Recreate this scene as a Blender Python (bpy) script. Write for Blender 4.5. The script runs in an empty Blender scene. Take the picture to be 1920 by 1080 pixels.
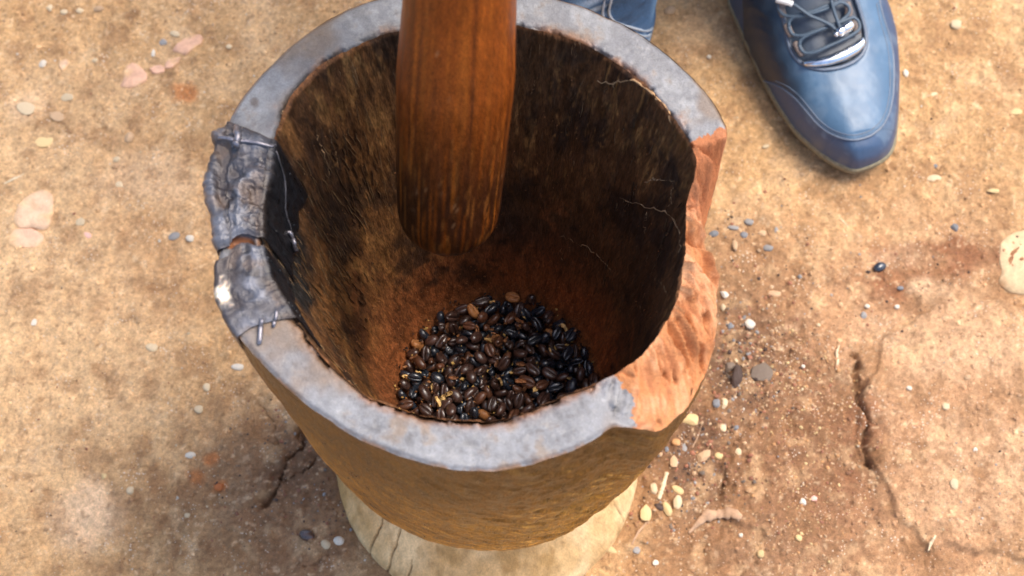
import bpy, bmesh, math, random
import numpy as np
from mathutils import Vector, Quaternion, Matrix
from mathutils.bvhtree import BVHTree

# ------------------------------------------------------------------ camera, world, sun, exposure
scene = bpy.context.scene
COL = scene.collection
PITCH = math.radians(68.97)
CAM = np.array([0.0, -0.326, 1.188])
cam_data = bpy.data.cameras.new("camera")
cam = bpy.data.objects.new("camera", cam_data)
COL.objects.link(cam)
scene.camera = cam
cam.location = CAM.tolist()
cam.rotation_euler = (math.radians(90) - PITCH, 0, 0)
cam_data.lens = 60
cam_data.sensor_width = 36
cam_data.clip_start = 0.02
cam_data.clip_end = 200
cam_data.dof.use_dof = True
cam_data.dof.focus_distance = 1.0
cam_data.dof.aperture_fstop = 11

SUN_AZ, SUN_EL = math.radians(25), math.radians(64)      # azimuth from +x towards +y
world = bpy.data.worlds.new("World")
scene.world = world
world.use_nodes = True
wn = world.node_tree
for n in list(wn.nodes):
    wn.nodes.remove(n)
sky = wn.nodes.new("ShaderNodeTexSky")
sky.sky_type = 'NISHITA'
sky.sun_disc = False
sky.sun_elevation = SUN_EL
sky.sun_rotation = math.radians(90) - SUN_AZ
sky.dust_density = 3.0
sky.air_density = 1.0
bg = wn.nodes.new("ShaderNodeBackground")
bg.inputs[1].default_value = 0.15
wo = wn.nodes.new("ShaderNodeOutputWorld")
wn.links.new(sky.outputs[0], bg.inputs[0])
wn.links.new(bg.outputs[0], wo.inputs[0])

sun_data = bpy.data.lights.new("sun", 'SUN')
sun_data.energy = 2.0
sun_data.angle = math.radians(24)
sun_data.color = (1.0, 0.90, 0.78)
sun = bpy.data.objects.new("sun", sun_data)
COL.objects.link(sun)
sd = Vector((math.cos(SUN_EL) * math.cos(SUN_AZ), math.cos(SUN_EL) * math.sin(SUN_AZ), math.sin(SUN_EL)))
sun.rotation_euler = sd.to_track_quat('Z', 'Y').to_euler()
sun.location = (sd * 3).to_tuple()

vs = scene.view_settings
vs.view_transform = 'Standard'
vs.look = 'None'
vs.exposure = 1.1
vs.gamma = 1
vs.use_curve_mapping = False

# ------------------------------------------------------------------ geometry of the view: a place in the photograph at a known height
FPX = 3200.0
FW = np.array([0, math.cos(PITCH), -math.sin(PITCH)])
UP = np.array([0, math.sin(PITCH), math.cos(PITCH)])
RT = np.array([1.0, 0, 0])


def at(px, py, z=0.0):
    d = FW * FPX + RT * (px - 960) - UP * (py - 540)
    return CAM + d * ((z - CAM[2]) / d[2])


def to_px(p):
    v = np.asarray(p, float) - CAM
    D = v @ FW
    return 960 + FPX * (v @ RT) / D, 540 - FPX * (v @ UP) / D


# ------------------------------------------------------------------ noise
def _hash(ix, iy, iz, seed):
    h = (ix.astype(np.int64) * 374761393 + iy.astype(np.int64) * 668265263 + iz.astype(np.int64) * 2147483647 + seed * 974711) & 0xFFFFFFFF
    h = ((h ^ (h >> 13)) * 1274126177) & 0xFFFFFFFF
    h = (h ^ (h >> 16)) & 0xFFFFFFFF
    h = (h * 2246822519) & 0xFFFFFFFF
    return ((h ^ (h >> 15)) & 0xFFFFFF) / float(0xFFFFFF)


def noise(x, y, z=None, seed=0):
    x = np.asarray(x, float); y = np.asarray(y, float)
    z = np.zeros_like(x) if z is None else np.asarray(z, float)
    x, y, z = np.broadcast_arrays(x, y, z)
    fx, fy, fz = np.floor(x), np.floor(y), np.floor(z)
    tx, ty, tz = x - fx, y - fy, z - fz
    tx = tx * tx * (3 - 2 * tx); ty = ty * ty * (3 - 2 * ty); tz = tz * tz * (3 - 2 * tz)
    r = 0
    for dx in (0, 1):
        for dy in (0, 1):
            for dz in (0, 1):
                w = (tx if dx else 1 - tx) * (ty if dy else 1 - ty) * (tz if dz else 1 - tz)
                r = r + w * _hash(fx + dx, fy + dy, fz + dz, seed)
    return r * 2 - 1


def fbm(x, y, z=None, seed=0, octaves=4, gain=0.5):
    r = 0; a = 1.0; t = 0
    x = np.asarray(x, float); y = np.asarray(y, float)
    z = np.zeros_like(x) if z is None else np.asarray(z, float)
    for i in range(octaves):
        f = 2.03 ** i
        r = r + a * noise(x * f + 17.3 * i, y * f + 5.1 * i, z * f + 9.7 * i, seed + i)
        t += a; a *= gain
    return r / t


def ridged(x, y, z=None, seed=0, octaves=3):
    r = 0; a = 1.0; t = 0
    for i in range(octaves):
        f = 2.1 ** i
        r = r + a * (1 - 2.2 * np.abs(noise(np.asarray(x) * f + 3.3 * i, np.asarray(y) * f, None if z is None else np.asarray(z) * f, seed + i)))
        t += a; a *= 0.5
    return r / t


def sstep(a, b, x):
    t = np.clip((x - a) / (b - a), 0, 1)
    return t * t * (3 - 2 * t)


def mixc(c, d, w):
    w = np.asarray(w)[..., None]
    return c * (1 - w) + np.asarray(d, float) * w


# ------------------------------------------------------------------ materials
class NT:
    def __init__(self, name):
        self.m = bpy.data.materials.new(name)
        self.m.use_nodes = True
        self.t = self.m.node_tree
        self.b = self.t.nodes["Principled BSDF"]

    def n(self, kind, **kw):
        nd = self.t.nodes.new("ShaderNode" + kind)
        for k, v in kw.items():
            if hasattr(nd, k):
                setattr(nd, k, v)
            else:
                nd.inputs[k.replace('_', ' ')].default_value = v
        return nd

    def l(self, a, b):
        self.t.links.new(a, b)


def grain_coords(nt, stretch):
    tc = nt.n("TexCoord")
    mp = nt.n("Mapping")
    mp.inputs['Scale'].default_value = stretch
    nt.l(tc.outputs['Object'], mp.inputs['Vector'])
    return mp.outputs[0]


def surf(name, color=None, rough=0.6, rough_var=0.15, scale=(300, 300, 300), var=0.35, bump=0.3, bump_dist=0.0006,
         fine=(1500, 1500, 1500), fine_var=0.15, metallic=0.0, spec=0.5, coat=0.0, per_object=0.0, specks=None, coat_rough=0.2, sharp=0.25):
    """colour (constant, or the mesh's own 'tint' layer) broken up by two scales of procedural grain, with matching relief"""
    nt = NT(name)
    v1 = grain_coords(nt, scale)
    v2 = grain_coords(nt, fine)
    n1 = nt.n("TexNoise", Scale=1.0, Detail=6.0, Roughness=0.6)
    n2 = nt.n("TexNoise", Scale=1.0, Detail=4.0, Roughness=0.65)
    nt.l(v1, n1.inputs['Vector']); nt.l(v2, n2.inputs['Vector'])
    if color is None:
        a = nt.n("Attribute"); a.attribute_name = 'tint'
        base = a.outputs['Color']
    else:
        r = nt.n("RGB"); r.outputs[0].default_value = (*color, 1)
        base = r.outputs[0]
    m1 = nt.n("MapRange"); m1.inputs[1].default_value = .5 - sharp; m1.inputs[2].default_value = .5 + sharp
    m1.inputs[3].default_value = 1 - var; m1.inputs[4].default_value = 1 + var
    nt.l(n1.outputs[0], m1.inputs[0])
    m2 = nt.n("MapRange"); m2.inputs[1].default_value = .5 - sharp; m2.inputs[2].default_value = .5 + sharp
    m2.inputs[3].default_value = 1 - fine_var; m2.inputs[4].default_value = 1 + fine_var
    nt.l(n2.outputs[0], m2.inputs[0])
    mul = nt.n("Math", operation='MULTIPLY')
    nt.l(m1.outputs[0], mul.inputs[0]); nt.l(m2.outputs[0], mul.inputs[1])
    out = mul.outputs[0]
    if per_object:
        oi = nt.n("ObjectInfo")
        m3 = nt.n("MapRange"); m3.inputs[3].default_value = 1 - per_object; m3.inputs[4].default_value = 1 + per_object
        nt.l(oi.outputs['Random'], m3.inputs[0])
        mu = nt.n("Math", operation='MULTIPLY'); nt.l(out, mu.inputs[0]); nt.l(m3.outputs[0], mu.inputs[1]); out = mu.outputs[0]
    vm = nt.n("VectorMath", operation='SCALE')
    nt.l(base, vm.inputs[0]); nt.l(out, vm.inputs['Scale'])
    colr = vm.outputs[0]
    if specks:
        sc, thr, scol = specks
        tc = nt.n("TexCoord")
        vo = nt.n("TexVoronoi", Scale=sc)
        nt.l(tc.outputs['Object'], vo.inputs['Vector'])
        nz = nt.n("TexNoise", Scale=sc * 0.11, Detail=2.0)
        nt.l(tc.outputs['Object'], nz.inputs['Vector'])
        th = nt.n("MapRange"); th.inputs[1].default_value = 0.45; th.inputs[2].default_value = 0.7
        th.inputs[3].default_value = thr * 0.3; th.inputs[4].default_value = thr * 1.5
        nt.l(nz.outputs[0], th.inputs[0])
        lt = nt.n("Math", operation='LESS_THAN'); nt.l(vo.outputs['Distance'], lt.inputs[0]); nt.l(th.outputs[0], lt.inputs[1])
        mx = nt.n("MixRGB"); mx.inputs[2].default_value = (*scol, 1)
        nt.l(lt.outputs[0], mx.inputs[0]); nt.l(colr, mx.inputs[1]); colr = mx.outputs[0]
    nt.l(colr, nt.b.inputs['Base Color'])
    mr = nt.n("MapRange"); mr.inputs[1].default_value = 0.3; mr.inputs[2].default_value = 0.7
    mr.inputs[3].default_value = max(rough - rough_var, 0.05); mr.inputs[4].default_value = min(rough + rough_var, 1)
    nt.l(n1.outputs[0], mr.inputs[0]); nt.l(mr.outputs[0], nt.b.inputs['Roughness'])
    nt.b.inputs['Metallic'].default_value = metallic
    nt.b.inputs['Specular IOR Level'].default_value = spec
    nt.b.inputs['Coat Weight'].default_value = coat
    nt.b.inputs['Coat Roughness'].default_value = coat_rough
    if bump:
        ad = nt.n("Math", operation='ADD'); nt.l(n1.outputs[0], ad.inputs[0]); nt.l(n2.outputs[0], ad.inputs[1])
        bp = nt.n("Bump"); bp.inputs['Strength'].default_value = bump; bp.inputs['Distance'].default_value = bump_dist
        nt.l(ad.outputs[0], bp.inputs['Height']); nt.l(bp.outputs[0], nt.b.inputs['Normal'])
    return nt.m


# ------------------------------------------------------------------ object helpers
def link(name, me, parent=None, mat=None, loc=None):
    o = bpy.data.objects.new(name, me)
    COL.objects.link(o)
    if mat is not None and me is not None and not me.materials:
        me.materials.append(mat)
    if parent is not None:
        o.parent = parent
    if loc is not None:
        o.location = loc
    return o


def tag(o, label=None, cat=None, group=None, kind=None):
    if label: o['label'] = label
    if cat: o['category'] = cat
    if group: o['group'] = group
    if kind: o['kind'] = kind
    return o


def mesh_np(name, verts, quads, smooth=True, tint=None):
    """verts (n,3), quads (m,4) or (m,3)"""
    me = bpy.data.meshes.new(name)
    verts = np.asarray(verts, np.float32); quads = np.asarray(quads, np.int32)
    k = quads.shape[1]
    me.vertices.add(len(verts)); me.vertices.foreach_set('co', verts.ravel())
    me.loops.add(quads.size); me.loops.foreach_set('vertex_index', quads.ravel())
    me.polygons.add(len(quads))
    me.polygons.foreach_set('loop_start', np.arange(0, quads.size, k, dtype=np.int32))
    me.polygons.foreach_set('loop_total', np.full(len(quads), k, np.int32))
    me.polygons.foreach_set('use_smooth', np.full(len(quads), smooth, bool))
    me.update(calc_edges=True)
    if tint is not None:
        a = me.color_attributes.new('tint', 'FLOAT_COLOR', 'POINT')
        c = np.ones((len(verts), 4), np.float32); c[:, :3] = np.clip(tint, 0.001, 1)
        a.data.foreach_set('color', c.ravel())
    return me


def grid_faces(nr, nc, wrap=False):
    i, j = np.meshgrid(np.arange(nr - 1), np.arange(nc if wrap else nc - 1), indexing='ij')
    a = i * nc + j; b = i * nc + (j + 1) % nc
    return np.stack([a, b, b + nc, a + nc], -1).reshape(-1, 4)


def sub_mesh(name, verts, faces, keep, tint=None, smooth=True):
    f = faces[keep]
    u, inv = np.unique(f, return_inverse=True)
    return mesh_np(name, verts[u], inv.reshape(f.shape), smooth, None if tint is None else tint[u])


def grid_normals(P, wrap_cols=False):
    if wrap_cols:
        dj = np.roll(P, -1, 1) - np.roll(P, 1, 1)
    else:
        dj = np.gradient(P, axis=1)
    di = np.gradient(P, axis=0)
    n = np.cross(di, dj)
    return n / (np.linalg.norm(n, axis=-1, keepdims=True) + 1e-12)


def resample(pts, n):
    pts = np.asarray(pts, float)
    d = np.r_[0, np.cumsum(np.linalg.norm(np.diff(pts, axis=0), axis=1))]
    t = np.linspace(0, d[-1], n)
    return np.stack([np.interp(t, d, pts[:, k]) for k in range(pts.shape[1])], -1)


def smooth_path(pts, n, it=3, closed=False):
    p = resample(pts, n)
    for _ in range(it):
        q = p.copy()
        q[1:-1] = (p[:-2] + 2 * p[1:-1] + p[2:]) / 4
        if closed:
            q[0] = q[-1] = (p[-2] + 2 * p[0] + p[1]) / 4
        p = q
    return p


def tube_mesh(name, pts, r, seg=8, flat=1.0, caps=True, normals=None):
    pts = np.asarray(pts, float); n = len(pts)
    r = np.broadcast_to(np.asarray(r, float), (n,))
    T = np.gradient(pts, axis=0); T /= np.linalg.norm(T, axis=1, keepdims=True) + 1e-12
    V = []
    ref = np.array([0, 0, 1.0])
    for i in range(n):
        rr = ref if normals is None else normals[i]
        s = np.cross(T[i], rr)
        if np.linalg.norm(s) < 1e-3: s = np.cross(T[i], [0, 1.0, 0.1])
        s /= np.linalg.norm(s); u = np.cross(s, T[i])
        for k in range(seg):
            a = 2 * math.pi * k / seg
            V.append(pts[i] + s * math.cos(a) * r[i] + u * math.sin(a) * r[i] * flat)
    F = [tuple(f) for f in grid_faces(n, seg, True).tolist()]
    if caps:
        V.append(pts[0] - T[0] * r[0] * 0.5); V.append(pts[-1] + T[-1] * r[-1] * 0.5)
        for k in range(seg):
            F.append((n * seg, (k + 1) % seg, k)); F.append((n * seg + 1, (n - 1) * seg + k, (n - 1) * seg + (k + 1) % seg))
    me = bpy.data.meshes.new(name); me.from_pydata([tuple(v) for v in V], [], F)
    me.polygons.foreach_set('use_smooth', [True] * len(me.polygons))
    me.update()
    return me


# ================================================================== GROUND
def G(px, py):
    p = at(px, py, 0)
    return p[0], p[1]


def blob(x, y, px, py, rx, ry, rot=0, jag=0.35, seed=1, soft=0.35, fr=60):
    """soft-edged uneven patch of ground, its centre and half sizes given as they appear (px)"""
    cx, cy = G(px, py)
    k = np.linalg.norm(at(px, py) - CAM) / FPX
    c, s = math.cos(rot), math.sin(rot)
    u = ((x - cx) * c + (y - cy) * s) / (rx * k); v = (-(x - cx) * s + (y - cy) * c) / (ry * k)
    d = np.hypot(u, v) + jag * fbm(x * fr, y * fr, seed=seed, octaves=3)
    return 1 - sstep(1 - soft, 1 + soft, d)


def seg_dist(x, y, path, jit=0.006, fr=110, seed=3):
    P = np.array([G(*p) for p in path])
    xx = x + jit * fbm(x * fr, y * fr, seed=seed, octaves=3); yy = y + jit * fbm(x * fr + 7, y * fr + 3, seed=seed + 9, octaves=3)
    best = np.full(np.shape(x), 9.0)
    for a, b in zip(P[:-1], P[1:]):
        ab = b - a; t = np.clip(((xx - a[0]) * ab[0] + (yy - a[1]) * ab[1]) / (ab @ ab), 0, 1)
        best = np.minimum(best, np.hypot(xx - a[0] - t * ab[0], yy - a[1] - t * ab[1]))
    return best


CRACKS = [([(575, 800), (560, 840), (528, 870), (522, 905), (500, 950)], 0.0034, 0.009),
          ([(590, 860), (570, 885), (540, 895)], 0.0015, 0.004),
          ([(1602, 660), (1607, 720), (1622, 800), (1628, 870)], 0.0042, 0.009),
          ([(1363, 800), (1362, 880), (1352, 930)], 0.0016, 0.003),
          ([(1640, 880), (1650, 960), (1655, 1000)], 0.0010, 0.0012),
          ([(1420, 960), (1425, 1010), (1418, 1050), (1440, 1080)], 0.0013, 0.002),
          ([(480, 760), (520, 800), (515, 850)], 0.0011, 0.0016),
          ([(640, 1040), (600, 1060), (560, 1052)], 0.0011, 0.0016),
          ([(1390, 1080), (1400, 1020), (1380, 985)], 0.0011, 0.0016)]


def ground_height(x, y):
    x = np.asarray(x, float); y = np.asarray(y, float)
    near = 1 - sstep(0.7, 1.6, np.hypot(x, y - 0.1))
    h = 0.0045 * fbm(x * 9, y * 9, seed=11, octaves=3)
    h = h + 0.0028 * fbm(x * 32, y * 32, seed=21, octaves=5, gain=.55)
    h = h + near * (0.0024 * fbm(x * 110, y * 110, seed=31, octaves=4, gain=0.7) + .0010 * np.clip(ridged(x * 55, y * 55, seed=33, octaves=3) - .35, -.4, .6))
    rough_zone = np.clip(blob(x, y, 1430, 640, 140, 260, jag=.4, seed=41) + blob(x, y, 1280, 900, 170, 170, jag=.4, seed=42) + blob(x, y, 560, 930, 130, 150, jag=.4, seed=43), 0, 1)
    h = h + near * rough_zone * 0.0022 * ridged(x * 90, y * 90, seed=51)
    # flat raised crust on the right with an uneven edge
    e = blob(x, y, 1845, 800, 225, 250, jag=.2, seed=61, soft=.02, fr=38) * .75 + .25 * blob(x, y, 1830, 810, 215, 260, jag=.4, seed=66, soft=.2, fr=60)
    h = h + 0.0055 * e
    e2 = blob(x, y, 1420, 900, 75, 90, jag=.45, seed=62, soft=.05, fr=70)
    h = h + 0.003 * e2
    e3 = blob(x, y, 1560, 460, 60, 70, jag=.55, seed=63, soft=.2, fr=70)
    h = h + 0.0022 * e3
    e4 = blob(x, y, 455, 880, 70, 70, jag=.45, seed=64, soft=.05, fr=70)
    h = h + 0.003 * e4
    # scuffed hollows
    for px, py, r, d in ((1700, 560, 26, .003), (1600, 640, 40, .002), (1320, 570, 40, .002), (1345, 700, 45, .003)):
        h = h - d * blob(x, y, px, py, r, r * .8, jag=.5, seed=px, fr=110)
    for path, w, d in CRACKS:
        ds = seg_dist(x, y, path, seed=len(path) + int(path[0][0]))
        wv = w * .55 * np.clip(.95 + 1.1 * noise(x * 90, y * 90, seed=17), .3, 2)
        h = h - d * np.exp(-(ds / wv) ** 2)
    h = h + near * .0014 * np.maximum(fbm(x * 240, y * 240, seed=35, octaves=2), 0)
    h = h - 0.0008 * near * (ridged(x * 28, y * 28, seed=71) > 0.82)
    return h - 0.0015


def ground_tint(x, y):
    c = np.empty(np.shape(x) + (3,)); c[:] = (0.40, 0.255, 0.13)
    n1 = fbm(x * 7, y * 7, seed=81, octaves=4); n2 = fbm(x * 30, y * 30, seed=83, octaves=4); n3 = fbm(x * 160, y * 160, seed=85, octaves=3, gain=.6)
    c = mixc(c, (0.29, 0.155, 0.075), sstep(0.0, 0.55, n1) * 0.6)
    c = mixc(c, (0.47, 0.325, 0.19), sstep(0.0, 0.5, -n2 + .3 * n1) * 0.6)
    # worn pale ground on the left, redder on the right
    c = mixc(c, (0.52, 0.36, 0.21), 0.8 * np.clip(blob(x, y, 60, 640, 260, 330, jag=.35, seed=91, soft=.6, fr=14) + .6 * blob(x, y, 80, 200, 200, 100, jag=.4, seed=92, soft=.6, fr=14), 0, 1))
    c = mixc(c, (0.33, 0.185, 0.115), 0.6 * blob(x, y, 1700, 760, 330, 380, jag=.3, seed=93, soft=.6, fr=12))
    c = mixc(c, (0.20, 0.085, 0.042), 0.85 * np.clip(blob(x, y, 1790, 480, 120, 38, jag=.6, seed=94, fr=45, soft=.5) + blob(x, y, 1600, 800, 55, 60, jag=.6, seed=95, fr=60, soft=.5)
                                                     + blob(x, y, 1530, 880, 75, 110, jag=.6, seed=96, fr=50, soft=.6) + blob(x, y, 1660, 520, 70, 50, jag=.6, seed=97, fr=50, soft=.6), 0, 1))
    c = mixc(c, (0.185, 0.10, 0.055), 0.8 * np.clip(blob(x, y, 560, 930, 170, 190, jag=.4, seed=98, soft=.6, fr=25) + blob(x, y, 1330, 880, 170, 230, jag=.4, seed=99, soft=.6, fr=25)  # damp brown soil, with the mortar's shade beside its foot painted in
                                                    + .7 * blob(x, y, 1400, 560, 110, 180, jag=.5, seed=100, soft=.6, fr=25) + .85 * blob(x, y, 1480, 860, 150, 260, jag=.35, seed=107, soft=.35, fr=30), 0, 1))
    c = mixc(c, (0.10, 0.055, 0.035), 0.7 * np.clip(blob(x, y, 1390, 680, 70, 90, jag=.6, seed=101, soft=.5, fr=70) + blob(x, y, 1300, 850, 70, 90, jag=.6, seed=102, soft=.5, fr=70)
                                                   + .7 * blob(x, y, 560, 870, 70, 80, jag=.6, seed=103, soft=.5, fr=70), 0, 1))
    # light crusts
    for px, py, rx, ry, k in ((165, 965, 60, 60, .8), (1745, 545, 38, 26, .7), (1700, 480, 60, 22, .3), (50, 200, 40, 26, .5), (1790, 640, 150, 90, .25), (1830, 900, 130, 120, .22), (290, 330, 90, 50, .35), (1330, 60, 80, 60, .3)):
        c = mixc(c, (0.60, 0.44, 0.30), k * blob(x, y, px, py, rx, ry, jag=.5, seed=px + 1, soft=.5, fr=60))
    for px, py, r in ((370, 895, 20), (412, 915, 14), (345, 175, 24), (400, 860, 14), (1210, 180, 14)):
        c = mixc(c, (0.40, 0.14, 0.04), .7 * blob(x, y, px, py, r, r * .8, jag=.6, seed=px, soft=.5, fr=120))
    c = mixc(c, (0.13, 0.065, 0.03), 0.7 * sstep(.25, .6, n2 * .7 + n3 * .5))
    c = mixc(c, (0.62, 0.46, 0.31), 0.45 * sstep(.3, .7, -n2 * .5 - n3 * .7))
    for path, w, d in CRACKS:
        c = mixc(c, (0.06, 0.03, 0.018), .55 * np.exp(-(seg_dist(x, y, path, seed=len(path) + int(path[0][0])) / (w * .5 * np.clip(.95 + 1.1 * noise(x * 90, y * 90, seed=17), .3, 2))) ** 2))
    n4 = fbm(x * 75, y * 75, seed=87, octaves=3, gain=.6)
    n5 = fbm(x * 330, y * 330, seed=88, octaves=2)
    c = mixc(c, (0.62, 0.47, 0.31), .5 * sstep(.45, .62, n5)); c = mixc(c, (0.15, 0.08, 0.04), .5 * sstep(.42, .6, -n5))
    c = mixc(c, (0.24, 0.135, 0.068), .5 * sstep(.05, .5, n4 + .3 * n2)); c = mixc(c, (0.58, 0.41, 0.24), .35 * sstep(.1, .55, -n4))
    return c * (1 + 0.26 * n3[..., None]) * np.array([1.29, 1.20, 1.07])


def axis(lo, hi, step, far):
    a = np.arange(lo, hi + step / 2, step)
    ext = []; d = step * 1.5; p = hi
    while p < far:
        p += d; d *= 1.18; ext.append(p)
    ext2 = []; d = step * 1.5; p = lo
    while p > -far:
        p -= d; d *= 1.18; ext2.append(p)
    return np.r_[ext2[::-1], a, ext]


gx, gy = axis(-0.44, 0.44, 0.00135, 60), axis(-0.11, 0.40, 0.00135, 60)
X, Y = np.meshgrid(gx, gy)
ground_mat = surf("packed_dirt", None, rough=0.85, rough_var=.1, scale=(330, 330, 330), var=0.26, fine=(1300, 1300, 1300), fine_var=0.32, sharp=.2,
                  bump=0.9, bump_dist=0.0016, spec=0.35, specks=(380, 0.16, (0.66, 0.53, 0.40)))
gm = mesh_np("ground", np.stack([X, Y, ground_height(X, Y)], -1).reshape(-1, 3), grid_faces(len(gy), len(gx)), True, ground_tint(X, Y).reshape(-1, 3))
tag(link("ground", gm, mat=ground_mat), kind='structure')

# ================================================================== MORTAR
ZR = 0.42
C0 = np.array([-0.0175, 0.008])
CB = np.array([-0.009, 0.0])
RIM_OUT = [(880, -28, 0), (970, -20, 0), (1060, 0, 0), (1140, 30, 0), (1220, 75, 0), (1290, 135, 0), (1340, 190, 0), (1366, 240, 0), (1362, 264, .001),
           (1350, 310, .025), (1340, 350, .038), (1322, 420, .05), (1316, 452, .054), (1322, 480, .048), (1336, 505, .045), (1343, 560, .042), (1341, 630, .038), (1322, 700, .033), (1290, 760, .025), (1237, 808, .010),
           (1155, 797, 0), (1090, 835, 0), (1010, 865, 0), (920, 882, 0), (830, 875, 0), (740, 850, 0), (660, 815, 0), (600, 775, 0), (555, 740, 0), (500, 690, 0), (455, 640, 0), (430, 604, 0), (405, 560, 0), (403, 510, 0),
           (410, 480, 0), (415, 440, 0), (400, 380, 0), (397, 330, 0), (406, 262, 0), (420, 248, 0), (440, 200, 0), (480, 150, 0), (530, 100, 0), (590, 50, 0), (640, 22, 0), (690, 0, 0), (780, -22, 0)]
RIM_IN = [(880, 42, 0), (965, 48, 0), (1030, 62, 0), (1100, 85, 0), (1150, 115, 0), (1200, 150, 0), (1245, 200, 0), (1280, 245, 0), (1300, 282, 0), (1308, 302, .002), (1300, 340, .014), (1287, 380, .024), (1285, 440, .027),
          (1281, 500, .024), (1270, 560, .019), (1240, 620, .011), (1200, 670, .005), (1127, 715, 0), (1060, 740, 0), (1010, 765, 0), (950, 785, 0), (880, 790, 0), (800, 780, 0), (740, 765, 0), (690, 745, 0), (640, 705, 0), (590, 650, 0),
          (550, 590, 0), (515, 530, 0), (495, 480, 0), (490, 430, 0), (495, 380, 0), (505, 320, 0), (518, 250, 0), (545, 180, 0), (590, 130, 0), (650, 95, 0), (720, 65, 0), (800, 48, 0)]
NTH = 1080
TH = np.linspace(-math.pi, math.pi, NTH, endpoint=False)


def rim_profile(lst):
    P = np.array([[*at(a, b, ZR - d)] for a, b, d in lst])
    q = P[:, :2] - C0
    th = np.arctan2(q[:, 1], q[:, 0]); r = np.hypot(q[:, 0], q[:, 1])
    o = np.argsort(th); th, r, z = th[o], r[o], P[o, 2]
    tt = np.r_[th - 2 * math.pi, th, th + 2 * math.pi]
    return np.interp(TH, tt, np.tile(r, 3)), np.interp(TH, tt, np.tile(z, 3))


def csmooth(a, n):
    for _ in range(n):
        a = (np.roll(a, 1) + 2 * a + np.roll(a, -1)) / 4
    return a


RO, ZO = rim_profile(RIM_OUT)
RI, ZI = rim_profile(RIM_IN)
RO, RI = csmooth(RO, 12), csmooth(RI, 12)
ZO, ZI = csmooth(ZO, 4), csmooth(ZI, 4)
CT, ST = np.cos(TH), np.sin(TH)
broken_w = sstep(0.0005, .003, np.maximum(ZR - ZO, ZR - ZI))
RO = RO + 0.0007 * fbm(CT * 14, ST * 14, seed=5, octaves=4) + 0.0006 * broken_w * fbm(CT * 60, ST * 60, seed=6, octaves=3)
RI = RI + 0.0010 * fbm(CT * 22, ST * 22, seed=7, octaves=4, gain=.65)
deg = np.degrees(TH)
THW = math.pi * 2 / NTH


def adiff(a, b):
    return (a - b + 180) % 360 - 180


OUT_PROF = np.array([(.086, .073), (.092, .0785), (.106, .0865), (.135, .0965), (.18, .1075), (.25, .1165), (.36, .124), (.43, .126)])


def outer_r(z):
    return np.interp(z, OUT_PROF[:, 0], OUT_PROF[:, 1])


def outer_pt(k, z):
    """point of the outer wall for angle index k (float allowed) at height z"""
    k = np.asarray(k, float)
    ro = np.interp(k % NTH, np.arange(NTH + 1), np.r_[RO, RO[0]]); zo = np.interp(k % NTH, np.arange(NTH + 1), np.r_[ZO, ZO[0]])
    th = -math.pi + k * THW
    f = np.clip((z - .20) / (zo - .20), 0, 1); f = f * f * (3 - 2 * f)
    r = outer_r(z) + (ro - outer_r(zo)) * f
    w = np.clip((z - .085) / (zo - .085), 0, 1) ** 1.5
    cx = C0[0] * w + (-.0145) * (1 - w); cy = C0[1] * w
    return np.stack([cx + r * np.cos(th), cy + r * np.sin(th), z + 0 * r], -1)


def inner_pt(k, s):
    k = np.asarray(k, float)
    ri = np.interp(k % NTH, np.arange(NTH + 1), np.r_[RI, RI[0]]); zi = np.interp(k % NTH, np.arange(NTH + 1), np.r_[ZI, ZI[0]])
    th = -math.pi + k * THW
    w = s ** .9
    bx = CB[0] + .0660 * np.cos(th); by = CB[1] + .0660 * np.sin(th)
    tx = C0[0] + ri * np.cos(th); ty = C0[1] + ri * np.sin(th)
    return np.stack([bx + (tx - bx) * w, by + (ty - by) * w, .168 + (zi - .168) * s], -1)


def rim_pt(k, u):
    """u: 0 inner edge, 1 outer edge"""
    k = np.asarray(k, float)
    f = lambda A: np.interp(k % NTH, np.arange(NTH + 1), np.r_[A, A[0]])
    th = -math.pi + k * THW
    r = f(RI) + (f(RO) - f(RI)) * u; z = f(ZI) + (f(ZO) - f(ZI)) * u
    return np.stack([C0[0] + r * np.cos(th), C0[1] + r * np.sin(th), z], -1)


mortar = tag(link("mortar", None, loc=(-.0175, 0, 0)),
             "large brown wooden mortar with a grey rim, patched at left and broken at right", "mortar")
MB = Vector((.0175, 0, 0))


def mpart(name, me, mat, label=None):
    me.transform(Matrix.Translation(MB))
    o = link(name, me, mortar, mat)
    if label: o['label'] = label
    return o


K = np.arange(NTH)
SA = 44.0   # columns in the rim band
# ---- inner wall (rows from rim down, then the floor)
NS = 250
S = np.linspace(1, 0, NS)
KK, SS = np.meshgrid(K, S)
PI_ = inner_pt(KK, SS)
nr = -np.stack([np.cos(TH)[None, :].repeat(NS, 0), np.sin(TH)[None, :].repeat(NS, 0), np.zeros((NS, NTH)) - .2], -1)
sx, sy = PI_[..., 0], PI_[..., 1]
fib = fbm(sx * 260, sy * 260, PI_[..., 2] * 14, seed=111, octaves=3, gain=.6)
big = fbm(sx * 45, sy * 45, PI_[..., 2] * 9, seed=113, octaves=3)
med = ridged(sx * 110, sy * 110, PI_[..., 2] * 22, seed=114)
fade = np.clip((1 - SS) / .01, 0, 1)
nearrim = np.exp(-((1 - SS) / .16) ** 2)
dsp = (0.00035 * fib + 0.0016 * big + (0.0003 + .0009 * nearrim) * med) * fade
PI_ = PI_ + nr * dsp[..., None]
# floor rows
frz = np.array([(.0652, .1662), (.0643, .163), (.062, .1585), (.055, .152), (.047, .1475), (.038, .144), (.026, .141), (.012, .139), (.0008, .1385)])
FL = np.stack([np.stack([CB[0] + r * CT, CB[1] + r * ST, z + 0 * CT], -1) for r, z in frz], 0)
PI_ = np.concatenate([PI_, FL], 0)
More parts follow.
